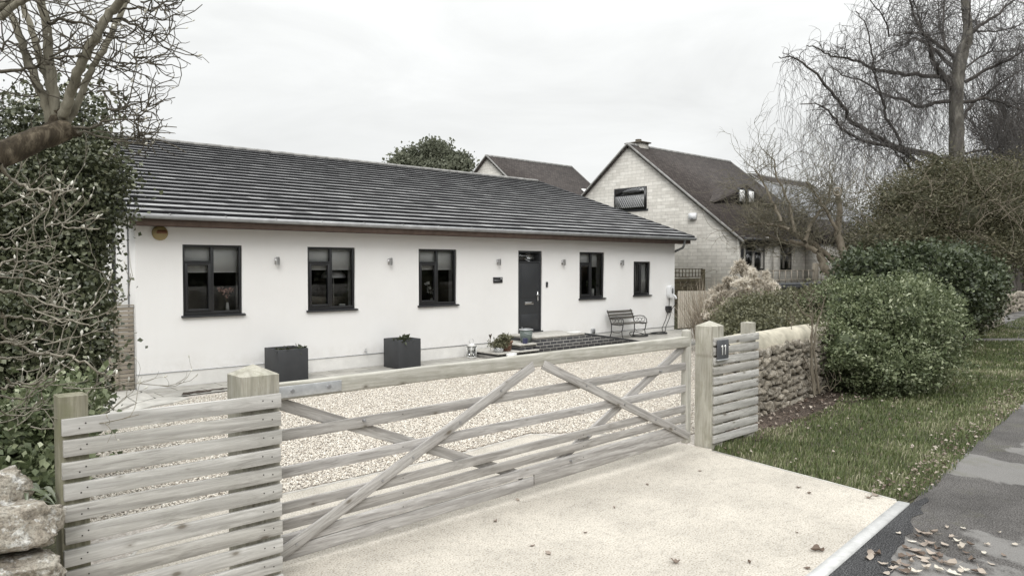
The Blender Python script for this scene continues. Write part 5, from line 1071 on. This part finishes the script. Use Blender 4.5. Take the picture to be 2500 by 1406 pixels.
# magnolia with a leaning trunk, smooth grey limbs and furry buds
mg = thing('magnolia_tree', 'bare magnolia with a leaning trunk, upright grey limbs and pale buds at the upper left', 'tree', tuple(at(-420, 1500, 3.9)*np.array([1, 1, 0])))
T = Grow(1); T.path([at(-420, 1500, 3.9), at(-330, 1000, 3.9), at(-190, 560, 4.0), at(-60, 418, 4.1), at(60, 355, 4.3), at(165, 318, 4.5)], .105, .062, .005, 6); T.path([at(90, 338, 4.4), at(140, 326, 4.48), at(178, 322, 4.5), at(200, 330, 4.52)], .066, .012, .003, 4); T.path([at(60, 352, 4.35), at(120, 322, 4.45), at(138, 290, 4.5), at(140, 262, 4.5)], .058, .028, .003, 4)
T.mesh('trunk', 'magnolia_trunk_bark', mg, 12)
Lb = Grow(2); limbs = []
def Z1(x, y): return x/2.8125, y/2.8125
for pts, r0, r1, dz in (([(345,860),(325,720),(250,560),(180,370),(110,180),(20,0),(-60,-200)], .040, .020, -.1), ([(350,850),(355,700),(345,600),(270,380),(210,180),(150,0),(100,-160)], .042, .016, .05), ([(370,840),(372,640),(330,400),(320,200),(285,0),(270,-180)], .048, .026, -.05), ([(410,860),(450,760),(500,600),(560,440),(650,280),(740,120),(830,0),(920,-140)], .045, .028, -.15), ([(440,870),(520,740),(600,540),(650,440),(740,280),(820,120),(870,0),(900,-150)], .030, .019, .12)):
    P, rr = Lb.path([at(*Z1(*p), 4.5+dz*i/4) for i, p in enumerate(pts)], r0*.70, r1*.78, .004, 5); limbs.append((P, rr))
for P in ([(0,130),(80,50),(160,10),(240,-40)], [(-20,60),(60,20),(140,-20)]): Q, rr = Lb.path([at(*Z1(*p), 4.2) for p in P], .022, .014, .003, 4); limbs.append((Q, rr))
Lb.mesh('limb', 'magnolia_bark', mg, 10)
TW = Grow(3); UP = np.array([0, 0, 1.]); RT = _r
for P, rr in limbs:
    for k in range(9):
        j = TW.g.randint(6, len(P)-1); d = RT*TW.g.uniform(-1, 1.1)+UP*TW.g.uniform(-.25, .45)+_f*TW.g.uniform(-.5, .5); TW.twig(P[j], d, TW.g.uniform(.3, .7), .0048, UP*.25, 3, 5, .30, 2, .55, .6, .5)
for (pts, r0) in (([(330,170),(420,140),(560,160),(700,230),(770,250)], .012), ([(340,390),(480,330),(600,345),(720,410),(860,445),(1000,440),(1075,425)], .008), ([(340,410),(500,385),(640,400),(760,425),(900,440)], .008), ([(690,430),(780,462),(870,492)], .007), ([(830,130),(900,160),(1000,200),(1060,250),(1085,290),(1135,275)], .008), ([(820,80),(960,55),(1060,70),(1150,62),(1190,45)], .008), ([(560,110),(680,150),(800,130),(900,150),(1040,120),(1130,135)], .008), ([(700,245),(780,260),(860,295),(960,300),(1020,260)], .006), ([(500,885),(640,870),(800,825),(970,828)], .011), ([(950,828),(955,770),(1020,735)], .005), ([(730,740),(800,765),(870,720)], .005), ([(680,620),(760,640),(825,682)], .006), ([(520,900),(660,930),(800,965),(920,975),(980,965)], .008), ([(840,960),(930,945),(955,930)], .005), ([(880,900),(915,955)], .004), ([(0,500),(180,470),(300,440),(420,460)], .012), ([(0,330),(60,290),(160,345),(300,400)], .008), ([(960,5),(1080,10),(1130,40),(1135,120)], .006), ([(860,350),(900,400),(1000,430)], .004)):
    P, rr = TW.path([at(*Z1(*p), 4.35) for p in pts], r0, .003, .006, 4); TW.tips.append((P[-1], nrm(P[-1]-P[-2]), .004))
    for k in range(7):
        j = TW.g.randint(2, len(P)-1); d = nrm(P[j]-P[j-1])*.6+UP*TW.g.uniform(-.6, .8)+RT*TW.g.uniform(-.3, .5); TW.twig(P[j], d, TW.g.uniform(.10, .30), .0042, UP*.2, 2, 4, .35, 2, .5, .6, .6)
TW.mesh('upper_twigs', 'magnolia_backlit_twig', mg, 4)['kind'] = 'stuff'; TW.p = []; TW.r = []
def Z2(x, y): return x/2.8125, 450+y/2.8125
# branches with pale buds hanging in front of the hedge
for (pts, r0) in (([(0,-140),(60,-60),(150,10),(250,40),(350,50),(420,45),(490,5)], .017), ([(0,160),(100,120),(220,60),(340,50)], .010), ([(350,40),(380,160),(400,250),(470,300),(560,310),(690,300)], .008), ([(400,60),(350,150),(250,230),(120,300),(-20,340)], .009), ([(330,280),(450,260),(560,250),(590,215)], .006), ([(-20,560),(80,520),(200,530),(330,540),(440,530)], .009), ([(-20,620),(120,590),(240,610),(300,570)], .007), ([(-10,730),(100,740),(250,780),(380,840),(500,870),(620,860)], .011), ([(0,640),(150,640),(330,700),(450,710)], .006), ([(100,745),(200,830),(300,880),(420,890)], .008), ([(0,900),(120,905),(220,940),(360,940),(500,940),(620,960),(700,930)], .009), ([(-10,1030),(100,1090),(250,1160),(400,1170),(520,1190),(640,1250),(740,1320),(800,1300)], .014), ([(0,1080),(150,1100),(300,1020),(420,930),(500,900)], .009), ([(-10,1200),(120,1180),(260,1170),(340,1160)], .008), ([(0,1400),(120,1370),(260,1360),(360,1310),(460,1240)], .010), ([(30,1330),(150,1390),(300,1380),(400,1290)], .008), ([(440,860),(430,760),(410,740)], .006), ([(0,880),(60,1000),(90,1080)], .009), ([(-10,450),(60,440),(200,450),(300,430),(380,440)], .007), ([(200,520),(160,600),(130,720)], .006), ([(0,1450),(150,1470),(250,1430),(380,1350)], .007), ([(0,1560),(120,1590),(240,1560),(330,1500)], .007)):
    P, rr = TW.path([at(*Z2(*p), 4.0+.25*math.sin(i)) for i, p in enumerate(pts)], r0*.8, .0032, .006, 4); TW.tips.append((P[-1], nrm(P[-1]-P[-2]+UP*.02), .005))
    for k in range(3):
        j = TW.g.randint(2, len(P)-1); d = nrm(P[j]-P[j-1])*.7+UP*TW.g.uniform(-.4, .9)+RT*TW.g.uniform(-.2, .5); TW.twig(P[j], d, TW.g.uniform(.10, .24), .0036, UP*.35, 2, 4, .28, 2, .55, .5, .6)
for k in range(16):
    p = at(TW.g.uniform(-30, 200), TW.g.uniform(430, 1080), TW.g.uniform(3.9, 5.0)); TW.twig(p, RT*TW.g.uniform(.2, 1)+UP*TW.g.uniform(-.5, .4), TW.g.uniform(.3, .6), .0045, UP*.3, 3, 5, .28, 2, .55, .5, .5)
TW.mesh('lower_twigs', 'magnolia_twig_bark', mg, 4)['kind'] = 'stuff'
VV, FF, nb_ = [], [], 0
for (p, d, r) in TW.tips:
    if TW.g.random() > (.42 if p[2] < 2.6 else .12): continue
    ln = TW.g.uniform(.020, .040); w_ = ln*.17; d = nrm(d+UP*.3); A = nrm(np.cross(d, [.3, .8, .2])); Bx = np.cross(d, A)
    for (t_, rr_) in ((0, .35), (.25, .95), (.5, 1), (.8, .5)): VV += [p+d*ln*t_+(A*math.cos(a_)+Bx*math.sin(a_))*w_*rr_ for a_ in np.arange(5)*1.2566]
    VV.append(p+d*ln)
    for j in range(3): FF += [[nb_+j*5+i, nb_+j*5+(i+1) % 5, nb_+j*5+5+(i+1) % 5, nb_+j*5+5+i] for i in range(5)]
    FF += [[nb_+15+i, nb_+15+(i+1) % 5, nb_+20, nb_+20] for i in range(5)]; nb_ += 21
o = mk('buds', np.array(VV), np.array(FF), M['bud'], mg, smooth=True); o['kind'] = 'stuff'

# ------------------------------------------------------------------ right side planting
bush('evergreen_shrub', 'big rounded evergreen shrub spilling over the verge in front of the wall', 'shrub', [B(2080,860,12.4,105,100), B(2180,790,12.8,130,110), B(2250,850,12.6,100,95), B(2130,770,13.2,130,80), B(2060,760,13.4,80,80), B(2160,890,12.2,120,75), B(2270,780,13.4,75,70), B(2230,730,13.8,90,55)], 54000, .060, 'shrub_leaf', 21, ck=.50, per=11, spread=.045, shell=.60, aspect=.26, up=.35)
bush('hedge', 'lighter green clipped hedge behind the rubble wall below the deck', 'hedge', [B(1810,785,13.6,55,48), B(1860,775,13.8,65,52), B(1925,768,14.0,75,52), B(1985,760,14.2,70,50), B(1900,805,13.2,110,50), B(2010,742,14.6,70,40), B(1775,815,13.2,40,42), B(1800,840,12.8,55,42)], 34000, .052, 'hedge_leaf', 22, ck=.62, per=11, spread=.08, shell=.72, aspect=.36, up=.4)
bush('laurel_shrub', 'dark green laurel mass above the ivy covered wall', 'shrub', [B(2160,700,16.5,90,60), B(2250,680,17.5,110,75), B(2330,670,18.5,90,65), B(2200,655,18,100,50), B(2380,690,19.5,60,55), B(2120,680,16.5,70,60), B(2300,730,18,90,60)], 36000, .085, 'dark_leaf', 23, ck=.66, per=12, spread=.11, shell=.74, up=.3)
bush('ivy_mass', 'very dark ivy hanging over the old dry stone wall', 'ivy', [B(2290,740,19,70,50), B(2340,760,20,60,45), B(2380,740,21,55,55), B(2330,720,19.5,80,40)], 16000, .085, 'ivy_leaf', 24, ck=.76, per=12, spread=.12, shell=.76, flat=.6)
bush('conifer', 'large brown green bushy tree standing below the birch', 'tree', [B(2200,560,22,130,100), B(2320,540,23,150,120), B(2430,530,24,130,120), B(2280,460,23,110,60), B(2380,450,24,120,60), B(2140,600,21,90,60), B(2440,610,23,90,60), B(2340,620,22,150,50), B(2490,470,25,90,100), B(2240,500,22.5,100,60), B(2280,430,23,50,50), B(2285,395,23,18,26), B(2360,425,24,60,40), B(2180,490,22,50,50)], 90000, .085, 'conifer_leaf', 25, ck=.5, per=14, spread=.17, shell=.5, aspect=.20, flat=.5)
GB = Grow(77)
for k in range(80):
    p = at(GB.g.uniform(2110, 2520), GB.g.uniform(430, 640), GB.g.uniform(20.2, 22)); GB.twig(p, RT*GB.g.uniform(-1, 1)+UP*GB.g.uniform(-.1, .8), GB.g.uniform(.6, 1.4), .012, UP*.3, 2, 5, .3, 3, .55, .6, .4)
t = thing('bare_creeper', 'pale tangle of bare stems over the brown green tree', 'plant', tuple(at(2300, 640, 21))); GB.mesh('stem', 'apple_bark', t, 4)
bush('evergreen_tree', 'round topped evergreen tree rising behind the bungalow ridge', 'tree', [B(1010,410,44,45,34), B(1060,385,44,42,38), B(1105,405,45,42,30), B(975,400,43,24,22), B(1055,420,44,80,30), B(1085,372,45,14,22), B(1050,362,44,16,18), B(1128,400,45,20,24), B(1000,380,44,20,18)], 17000, .17, 'far_leaf', 26, ck=0, per=9, spread=.24, shell=.2, aspect=.4)
# far right woodland
wd = [B(2460,560,60,90,70), B(2520,480,64,90,90), B(2440,620,50,80,50), B(2500,640,48,80,60), B(2560,600,55,110,120), B(2400,600,60,60,60)]
V, F, r = clump_leaves(wd, 16000, .45, 31, per=7, spread=.6, shell=.3); tag(mk('woodland', V, F, M['brown_leaf'], rnd=r), 'dark mass of woodland at the far right edge', 'woodland', kind='stuff')
for k, (x, d_, w_) in enumerate(((2438,44,.28), (2452,46,.22), (2465,43,.3), (2484,45,.24), (2496,47,.3))):
    G_ = Grow(90+k); G_.path([at(x, 760, d_)*np.array([1, 1, 0]), at(x+3, 640, d_), at(x-2, 480, d_), at(x+5, 330, d_)], w_, .08, .03, 4)
    for q in range(60): j = G_.g.randint(6, len(G_.p[0])-1); G_.twig(G_.p[0][j], RT*G_.g.uniform(-1, 1)+UP*.6+_f*G_.g.uniform(-.6, .6), G_.g.uniform(1.5, 4), .03, UP*.4, 3, 5, .22, 3, .6, .5, .4)
    t = thing('woodland_tree', ['leftmost of the five bare woodland trunks beyond the low wall', 'second bare woodland trunk from the left beyond the low wall', 'middle one of the five bare woodland trunks', 'fourth bare woodland trunk beside the right picture edge', 'rightmost bare woodland trunk at the picture edge'][k], 'tree', tuple(at(x, 760, d_)*np.array([1, 1, 0])), 'bare woodland trunks beyond the far wall'); G_.mesh('trunk', 'twig_bark', t, 5)
# ------------------------------------------------------------------ birch
bt_ = thing('birch_tree', 'tall bare weeping birch with drooping twigs rising at the right', 'tree', tuple(at(2340, 760, 28)*np.array([1, 1, 0])))
def Z7(x, y): return 1850+x/2.5108, y/2.5108
TK = Grow(51); D0 = 28.
TK.path([at(2345, 760, D0)*np.array([1, 1, 0]), at(2342, 640, D0), at(*Z7(1222,1000), D0), at(*Z7(1220,800), D0), at(*Z7(1215,600), D0), at(*Z7(1225,470), D0), at(*Z7(1245,360), D0), at(*Z7(1285,230), D0), at(*Z7(1278,100), D0), at(*Z7(1262,-60), D0), at(*Z7(1250,-260), D0)], .34, .13, .012, 4); TK.r[0][:] = np.interp(np.linspace(0, 1, len(TK.r[0])), [0, .3, .6, .75, 1], [.32, .26, .235, .17, .10])
TK.mesh('trunk', 'birch_bark', bt_, 10)
BL = Grow(52); bl = []
for (pts, r0, dd) in (([(1190,540),(1130,460),(1090,400),(1060,330),(1045,240),(1010,190),(970,120),(930,0),(900,-120)], .17, -1), ([(1225,350),(1120,290),(1040,230),(1000,205),(900,210),(800,218)], .10, -1.5), ([(1200,420),(1100,320),(1020,260),(960,240),(900,270),(840,290)], .10, 1.0), ([(1190,472),(1050,465),(900,455),(740,430),(660,400),(560,360),(450,345),(380,300),(300,280)], .11, -1.5), ([(1185,625),(1080,632),(980,655),(900,610),(770,580),(650,505),(520,460),(430,390)], .105, .8), ([(1190,1000),(1080,955),(880,912),(740,850),(650,790),(560,740),(530,660),(450,560),(330,430),(220,360),(130,350)], .17, -2.5), ([(885,905),(865,850),(790,730),(770,640),(740,530),(710,430),(700,300),(660,150),(600,70)], .085, -1.5), ([(1000,1010),(900,940),(820,900),(700,880),(560,820),(500,770),(450,700),(380,640),(260,640)], .11, -3.0), ([(945,1050),(880,970),(790,890)], .08, -2.0), ([(1290,210),(1380,150),(1480,80),(1620,-40),(1760,-160)], .11, 1.0), ([(1270,505),(1400,430),(1520,380),(1632,310),(1760,220)], .10, -1), ([(1255,740),(1300,660),(1420,560),(1540,480),(1700,380)], .09, 1), ([(1255,630),(1400,605),(1520,640),(1600,670),(1750,700)], .09, -1.5), ([(1250,985),(1380,980),(1500,950),(1632,880),(1800,840)], .10, .5), ([(1255,940),(1400,920),(1460,850),(1632,800)], .07, 1.5), ([(1150,300),(1140,150),(1150,0),(1160,-140)], .06, 1), ([(1180,550),(1060,548)], .04, 0), ([(1210,380),(1130,230),(1110,80),(1080,-80)], .06, 1.5), ([(1300,220),(1300,100),(1310,-60)], .06, -.5), ([(1000,190),(980,80),(940,-40)], .05, -1), ([(800,220),(780,120),(700,20),(640,-60)], .04, -1.6), ([(1280,180),(1420,200),(1560,170),(1700,120)], .05, 1), ([(1270,420),(1400,330),(1540,310),(1700,240)], .05, 2)):
    n_ = len(pts); P, rr = BL.path([at(*Z7(*p), D0+dd*i/max(1, n_-1)) for i, p in enumerate(pts)], r0*.78, .016, .022, 4); bl.append((P, rr))
BL.mesh('limb', 'twig_bark', bt_, 6)
BT = Grow(53); DN = -UP
for (P, rr) in bl:
    ln_ = np.linalg.norm(P[-1]-P[0]); ns = int(12+ln_*6)
    for k in range(ns):
        j = BT.g.randint(len(P)//5, max(len(P)//5+1, len(P)-3)); out_ = nrm(P[j]-P[j-1]); d = out_*(.6 if j < len(P)*.7 else .15)+np.array([BT.g.gauss(0, .6), BT.g.gauss(0, .6), BT.g.gauss(.45, .5)])
        side = BT.g.uniform(.9, 2.4); BT.twig(P[j], d, side*(.8 if j < len(P)*.7 else .36), min(.016, rr[j]*.5), DN*.35+RT*.08, 2, 5, .22, 2, .6, .6, .4)
        q = BT.p[-1][-1] if BT.g.random() < .5 else BT.p[-3][-1]
        for m_ in range(6):
            pp = BT.p[-1-BT.g.randint(0, 2)]; q = pp[BT.g.randint(1, len(pp)-1)]; BT.twig(q, np.array([BT.g.gauss(0, .5), BT.g.gauss(0, .5), -.2])+RT*BT.g.uniform(-.2, .3), BT.g.uniform(.5, 1.5), .0062, DN*1.15+RT*BT.g.uniform(-.3, .5), 2, 5, .17, 2, .55, .35, .5)
BT.mesh('twigs', 'birch_twig', bt_, 3)['kind'] = 'stuff'
print('birch twigs', len(BT.p))
# leaning old fruit tree
ap = thing('apple_tree', 'old leaning fruit tree with a bent trunk and twiggy olive crown over the deck', 'tree', tuple(at(2125, 700, 20)*np.array([1, 1, 0])+np.array([0, 0, .9])))
A_ = Grow(61); al_ = []
def Z6(x, y): return 1400+x/3.347, 300+y/3.347
for (pts, r0, r1) in (([(2330,1400),(2240,1290),(2090,1230),(2030,1140),(2010,1040),(1940,980),(1840,920),(1760,870),(1700,800),(1660,720)], .13, .06), ([(2420,1360),(2330,1290),(2200,1200),(2100,1110),(2010,1030),(1920,960),(1850,930)], .10, .06), ([(1990,1060),(1900,1000),(1790,975),(1700,960),(1600,920),(1520,900)], .07, .03), ([(2240,1290),(2240,1180),(2190,1010),(2160,880),(2180,720),(2150,560)], .13, .07), ([(1900,970),(1930,860),(2000,760),(2080,640),(2100,520)], .06, .03), ([(1760,870),(1640,840),(1520,820),(1400,830)], .05, .02), ([(1700,800),(1620,640),(1560,500),(1480,380)], .045, .02), ([(1800,900),(1780,720),(1740,600),(1660,440),(1640,300)], .045, .015), ([(2160,880),(2050,700),(1990,600),(1900,480)], .05, .02)):
    P, rr = A_.path([at(*Z6(*p), 19.5+.2*i) for i, p in enumerate(pts)], r0, r1, .015, 4); al_.append((P, rr))
A_.mesh('trunk', 'apple_bark', ap, 8)
AT = Grow(62)
for i, (P, rr) in enumerate(al_):
    for k in range((20 if i in (6, 7, 8, 3) else 40) if i > 1 else 12):
        j = AT.g.randint(len(P)//2 if i < 2 or i == 3 else 2, len(P)-1); AT.twig(P[j], RT*AT.g.uniform(-1.1, .8)+UP*AT.g.uniform(-.3, 1)+_f*AT.g.uniform(-.8, .8), AT.g.uniform(.6, 1.5), .011, UP*.15, 3, 5, .3, 3, .6, .6, .4)
AT.mesh('twigs', 'olive_twig', ap, 3)['kind'] = 'stuff'; print('apple', len(AT.p))
V, F, r = clump_leaves([B(1900,540,20,60,50), B(1960,480,20.5,70,50), B(1860,560,20,60,35), B(2010,560,20.5,60,50), B(2030,480,21,60,60), B(1950,560,20,80,30)], 1800, .055, 63, per=4, spread=.14, shell=.1, aspect=.25); mk('crown', V, F, M['brown_leaf'], ap, rnd=r)
t = thing('rubber_tyre_swing', 'pale looped rope hanging in the twigs of the fruit tree', 'rope', tuple(at(2044, 468, 20))); b = MB(); c0 = at(2044, 468, 19.6); b.tube([c0+RT*.10*math.cos(t_)*1.0+UP*.10*math.sin(t_) for t_ in np.linspace(0, 6.28, 20)], .022, 6); b.build('loop', M['apple_bark'] if 0 else M['side_gate_wood'], t, True); t.name = 'rope_loop'
# bare sapling by the wall
sp_ = thing('bare_sapling', 'bare multi stemmed sapling growing from the bed in front of the wall end', 'shrub', tuple(gz(1995, 968)*np.array([1, 1, 0])))
S_ = Grow(71); Dp = 11.6
for pts, r0 in (([(1992,965),(1984,900),(1980,840),(1982,780),(1960,765),(1938,728)], .028), ([(2000,962),(1990,890),(1988,830),(1996,790),(2008,750),(2016,722)], .024), ([(1988,965),(1980,880),(1984,800),(1982,750)], .018), ([(1978,905),(1950,845),(1932,795)], .011), ([(1990,965),(2018,940),(2025,955)], .012), ([(1985,950),(1965,905),(1955,870)], .008), ([(1910,985),(1925,965),(1915,930),(1905,905)], .009), ([(1984,830),(1978,760),(1975,735)], .008)):
    P, rr = S_.path([at(x, y, Dp) for x, y in pts], r0, .005, .006, 4)
    for k in range(5): S_.twig(P[S_.g.randint(8, len(P)-1)], RT*S_.g.uniform(-1, 1)+UP*.9, S_.g.uniform(.1, .35), .005, UP*.3, 2, 4, .25, 2)
S_.mesh('stem', 'apple_bark', sp_, 7)
# pampas grass
for nm, lab, spots, sd in (('pampas_grass', 'tall pampas grass clump with pinkish beige plumes next to the board fence', [((1735, 790), 18.2, [(1775,700),(1765,720),(1745,740),(1790,690),(1795,668),(1750,762),(1740,770),(1780,725),(1808,656),(1800,700),(1760,745),(1775,765),(1785,745),(1815,668),(1755,712),(1800,725),(1785,775),(1780,708),(1765,738),(1812,662),(1806,650),(1738,728),(1728,752)])], 1), ('pampas_grass', 'lower spreading pampas grass clump with pale plumes above the hedge', [((1850, 770), 16.8, [(1840,700),(1865,705),(1885,715),(1825,715),(1850,690),(1875,695),(1810,730),(1895,730),(1830,740),(1860,730),(1845,712),(1800,745),(1820,690),(1870,680),(1850,745),(1838,680),(1815,705),(1790,760),(1880,745),(1856,718)])], 2)):
    (bp, dd, tips) = spots[0]; t = thing(nm, lab, 'grass clump', tuple(at(*bp, dd)*np.array([1, 1, 0])), 'pampas grass behind the gate'); g = random.Random(sd); gn = np.random.default_rng(sd)
    S_ = Grow(sd+5); LV = []
    base_ = at(*bp, dd); base_[2] = .3
    for (x, y) in tips:
        tip = at(x, y, dd+g.uniform(-.6, .6)); top = tip+UP*g.uniform(.05, .2); b0 = base_+np.array([g.gauss(0, .15), g.gauss(0, .15), 0]); mid = (b0+top)/2+UP*.35; end = top+nrm((top-b0)*np.array([1, 1, 0])+1e-3)*g.uniform(.15, .45)-UP*g.uniform(.0, .3)
        P, rr = S_.path([b0, mid, top, end], .006, .003, .004, 6)
        Q = P[len(P)*5//9:]; n_ = 900; j = gn.integers(0, len(Q)-1, n_); u = gn.random(n_)[:, None]; C_ = Q[j]*(1-u)+Q[j+1]*u; ax = Q[j+1]-Q[j]; ax /= np.linalg.norm(ax, axis=1, keepdims=True)
        D = ax*.6+gn.normal(size=(n_, 3))*.62+np.array([0, 0, -.45]); D /= np.linalg.norm(D, axis=1, keepdims=True); ln = (.05+.09*gn.random(n_))*(1.15-.6*(j/len(Q)))
        V, F = leafmesh(C_, D, gn.normal(size=(n_, 3)), ln, ln*.11); r = np.clip(.5+.2*gn.normal(size=n_)+.25*g.gauss(0, 1), 0, 1); LV.append((V, F, np.concatenate([r, r])))
    S_.mesh('stem', 'apple_bark', t, 4); V, F, r = join(LV); mk('plumes', V, F, M['plume'], t, rnd=r)
    n_ = 700; a = gn.random(n_)*6.28; el_ = gn.random(n_); VV = []
    P0 = base_+gn.normal(size=(n_, 3))*np.array([.18, .18, .02]); ln = .8+.8*gn.random(n_); dx, dy = np.cos(a)*(.25+.6*el_), np.sin(a)*(.25+.6*el_); K = []
    for s_ in (0, .35, .7, 1.0):
        K.append(P0+np.stack([dx*ln*s_, dy*ln*s_, ln*(1.1*s_-.55*el_*s_*s_*1.5)], 1))
    Sd = np.stack([-np.sin(a), np.cos(a), a*0], 1)*.007; VV = np.stack([K[0]-Sd, K[0]+Sd, K[1]-Sd, K[1]+Sd, K[2]-Sd*.7, K[2]+Sd*.7, K[3]-Sd*.1, K[3]+Sd*.1], 1).reshape(-1, 3); i = np.arange(n_)*8
    FF = np.concatenate([np.stack([i+k*2, i+k*2+1, i+k*2+3, i+k*2+2], 1) for k in range(3)]); mk('blades', VV, FF, M['reed'], t, rnd=gn.random(len(FF)))
t = bush('dry_shrub', 'brownish twiggy shrub at the foot of the pampas grass behind the gatepost', 'shrub', [B(1765,805,16,30,40), B(1785,795,15.5,35,36)], 5000, .05, 'brown_leaf', 34, ck=.4, per=8, spread=.08)
# ------------------------------------------------------------------ across the road, behind the viewpoint (seen in the window glass)
hb = []
g = random.Random(3)
for k in range(40): hb.append(((-34+k*2.6, -13+g.uniform(-.5, .5), 2.6+g.uniform(-.3, .5)), (2.6, 1.7, 3.6+g.uniform(-.4, .9))))
bush('roadside_hedge', 'tall dark hedge across the road', 'hedge', hb, 26000, .3, 'ivy_leaf', 41, ck=.8, per=8, spread=.4, shell=.8)
b = MB(); b.box((-40, -10.5, -.1), (60, -10.1, 1.1)); o = b.build('roadside_wall', M['block_stone']); tag(o, 'low stone wall across the road in front of the tall hedge', 'wall')
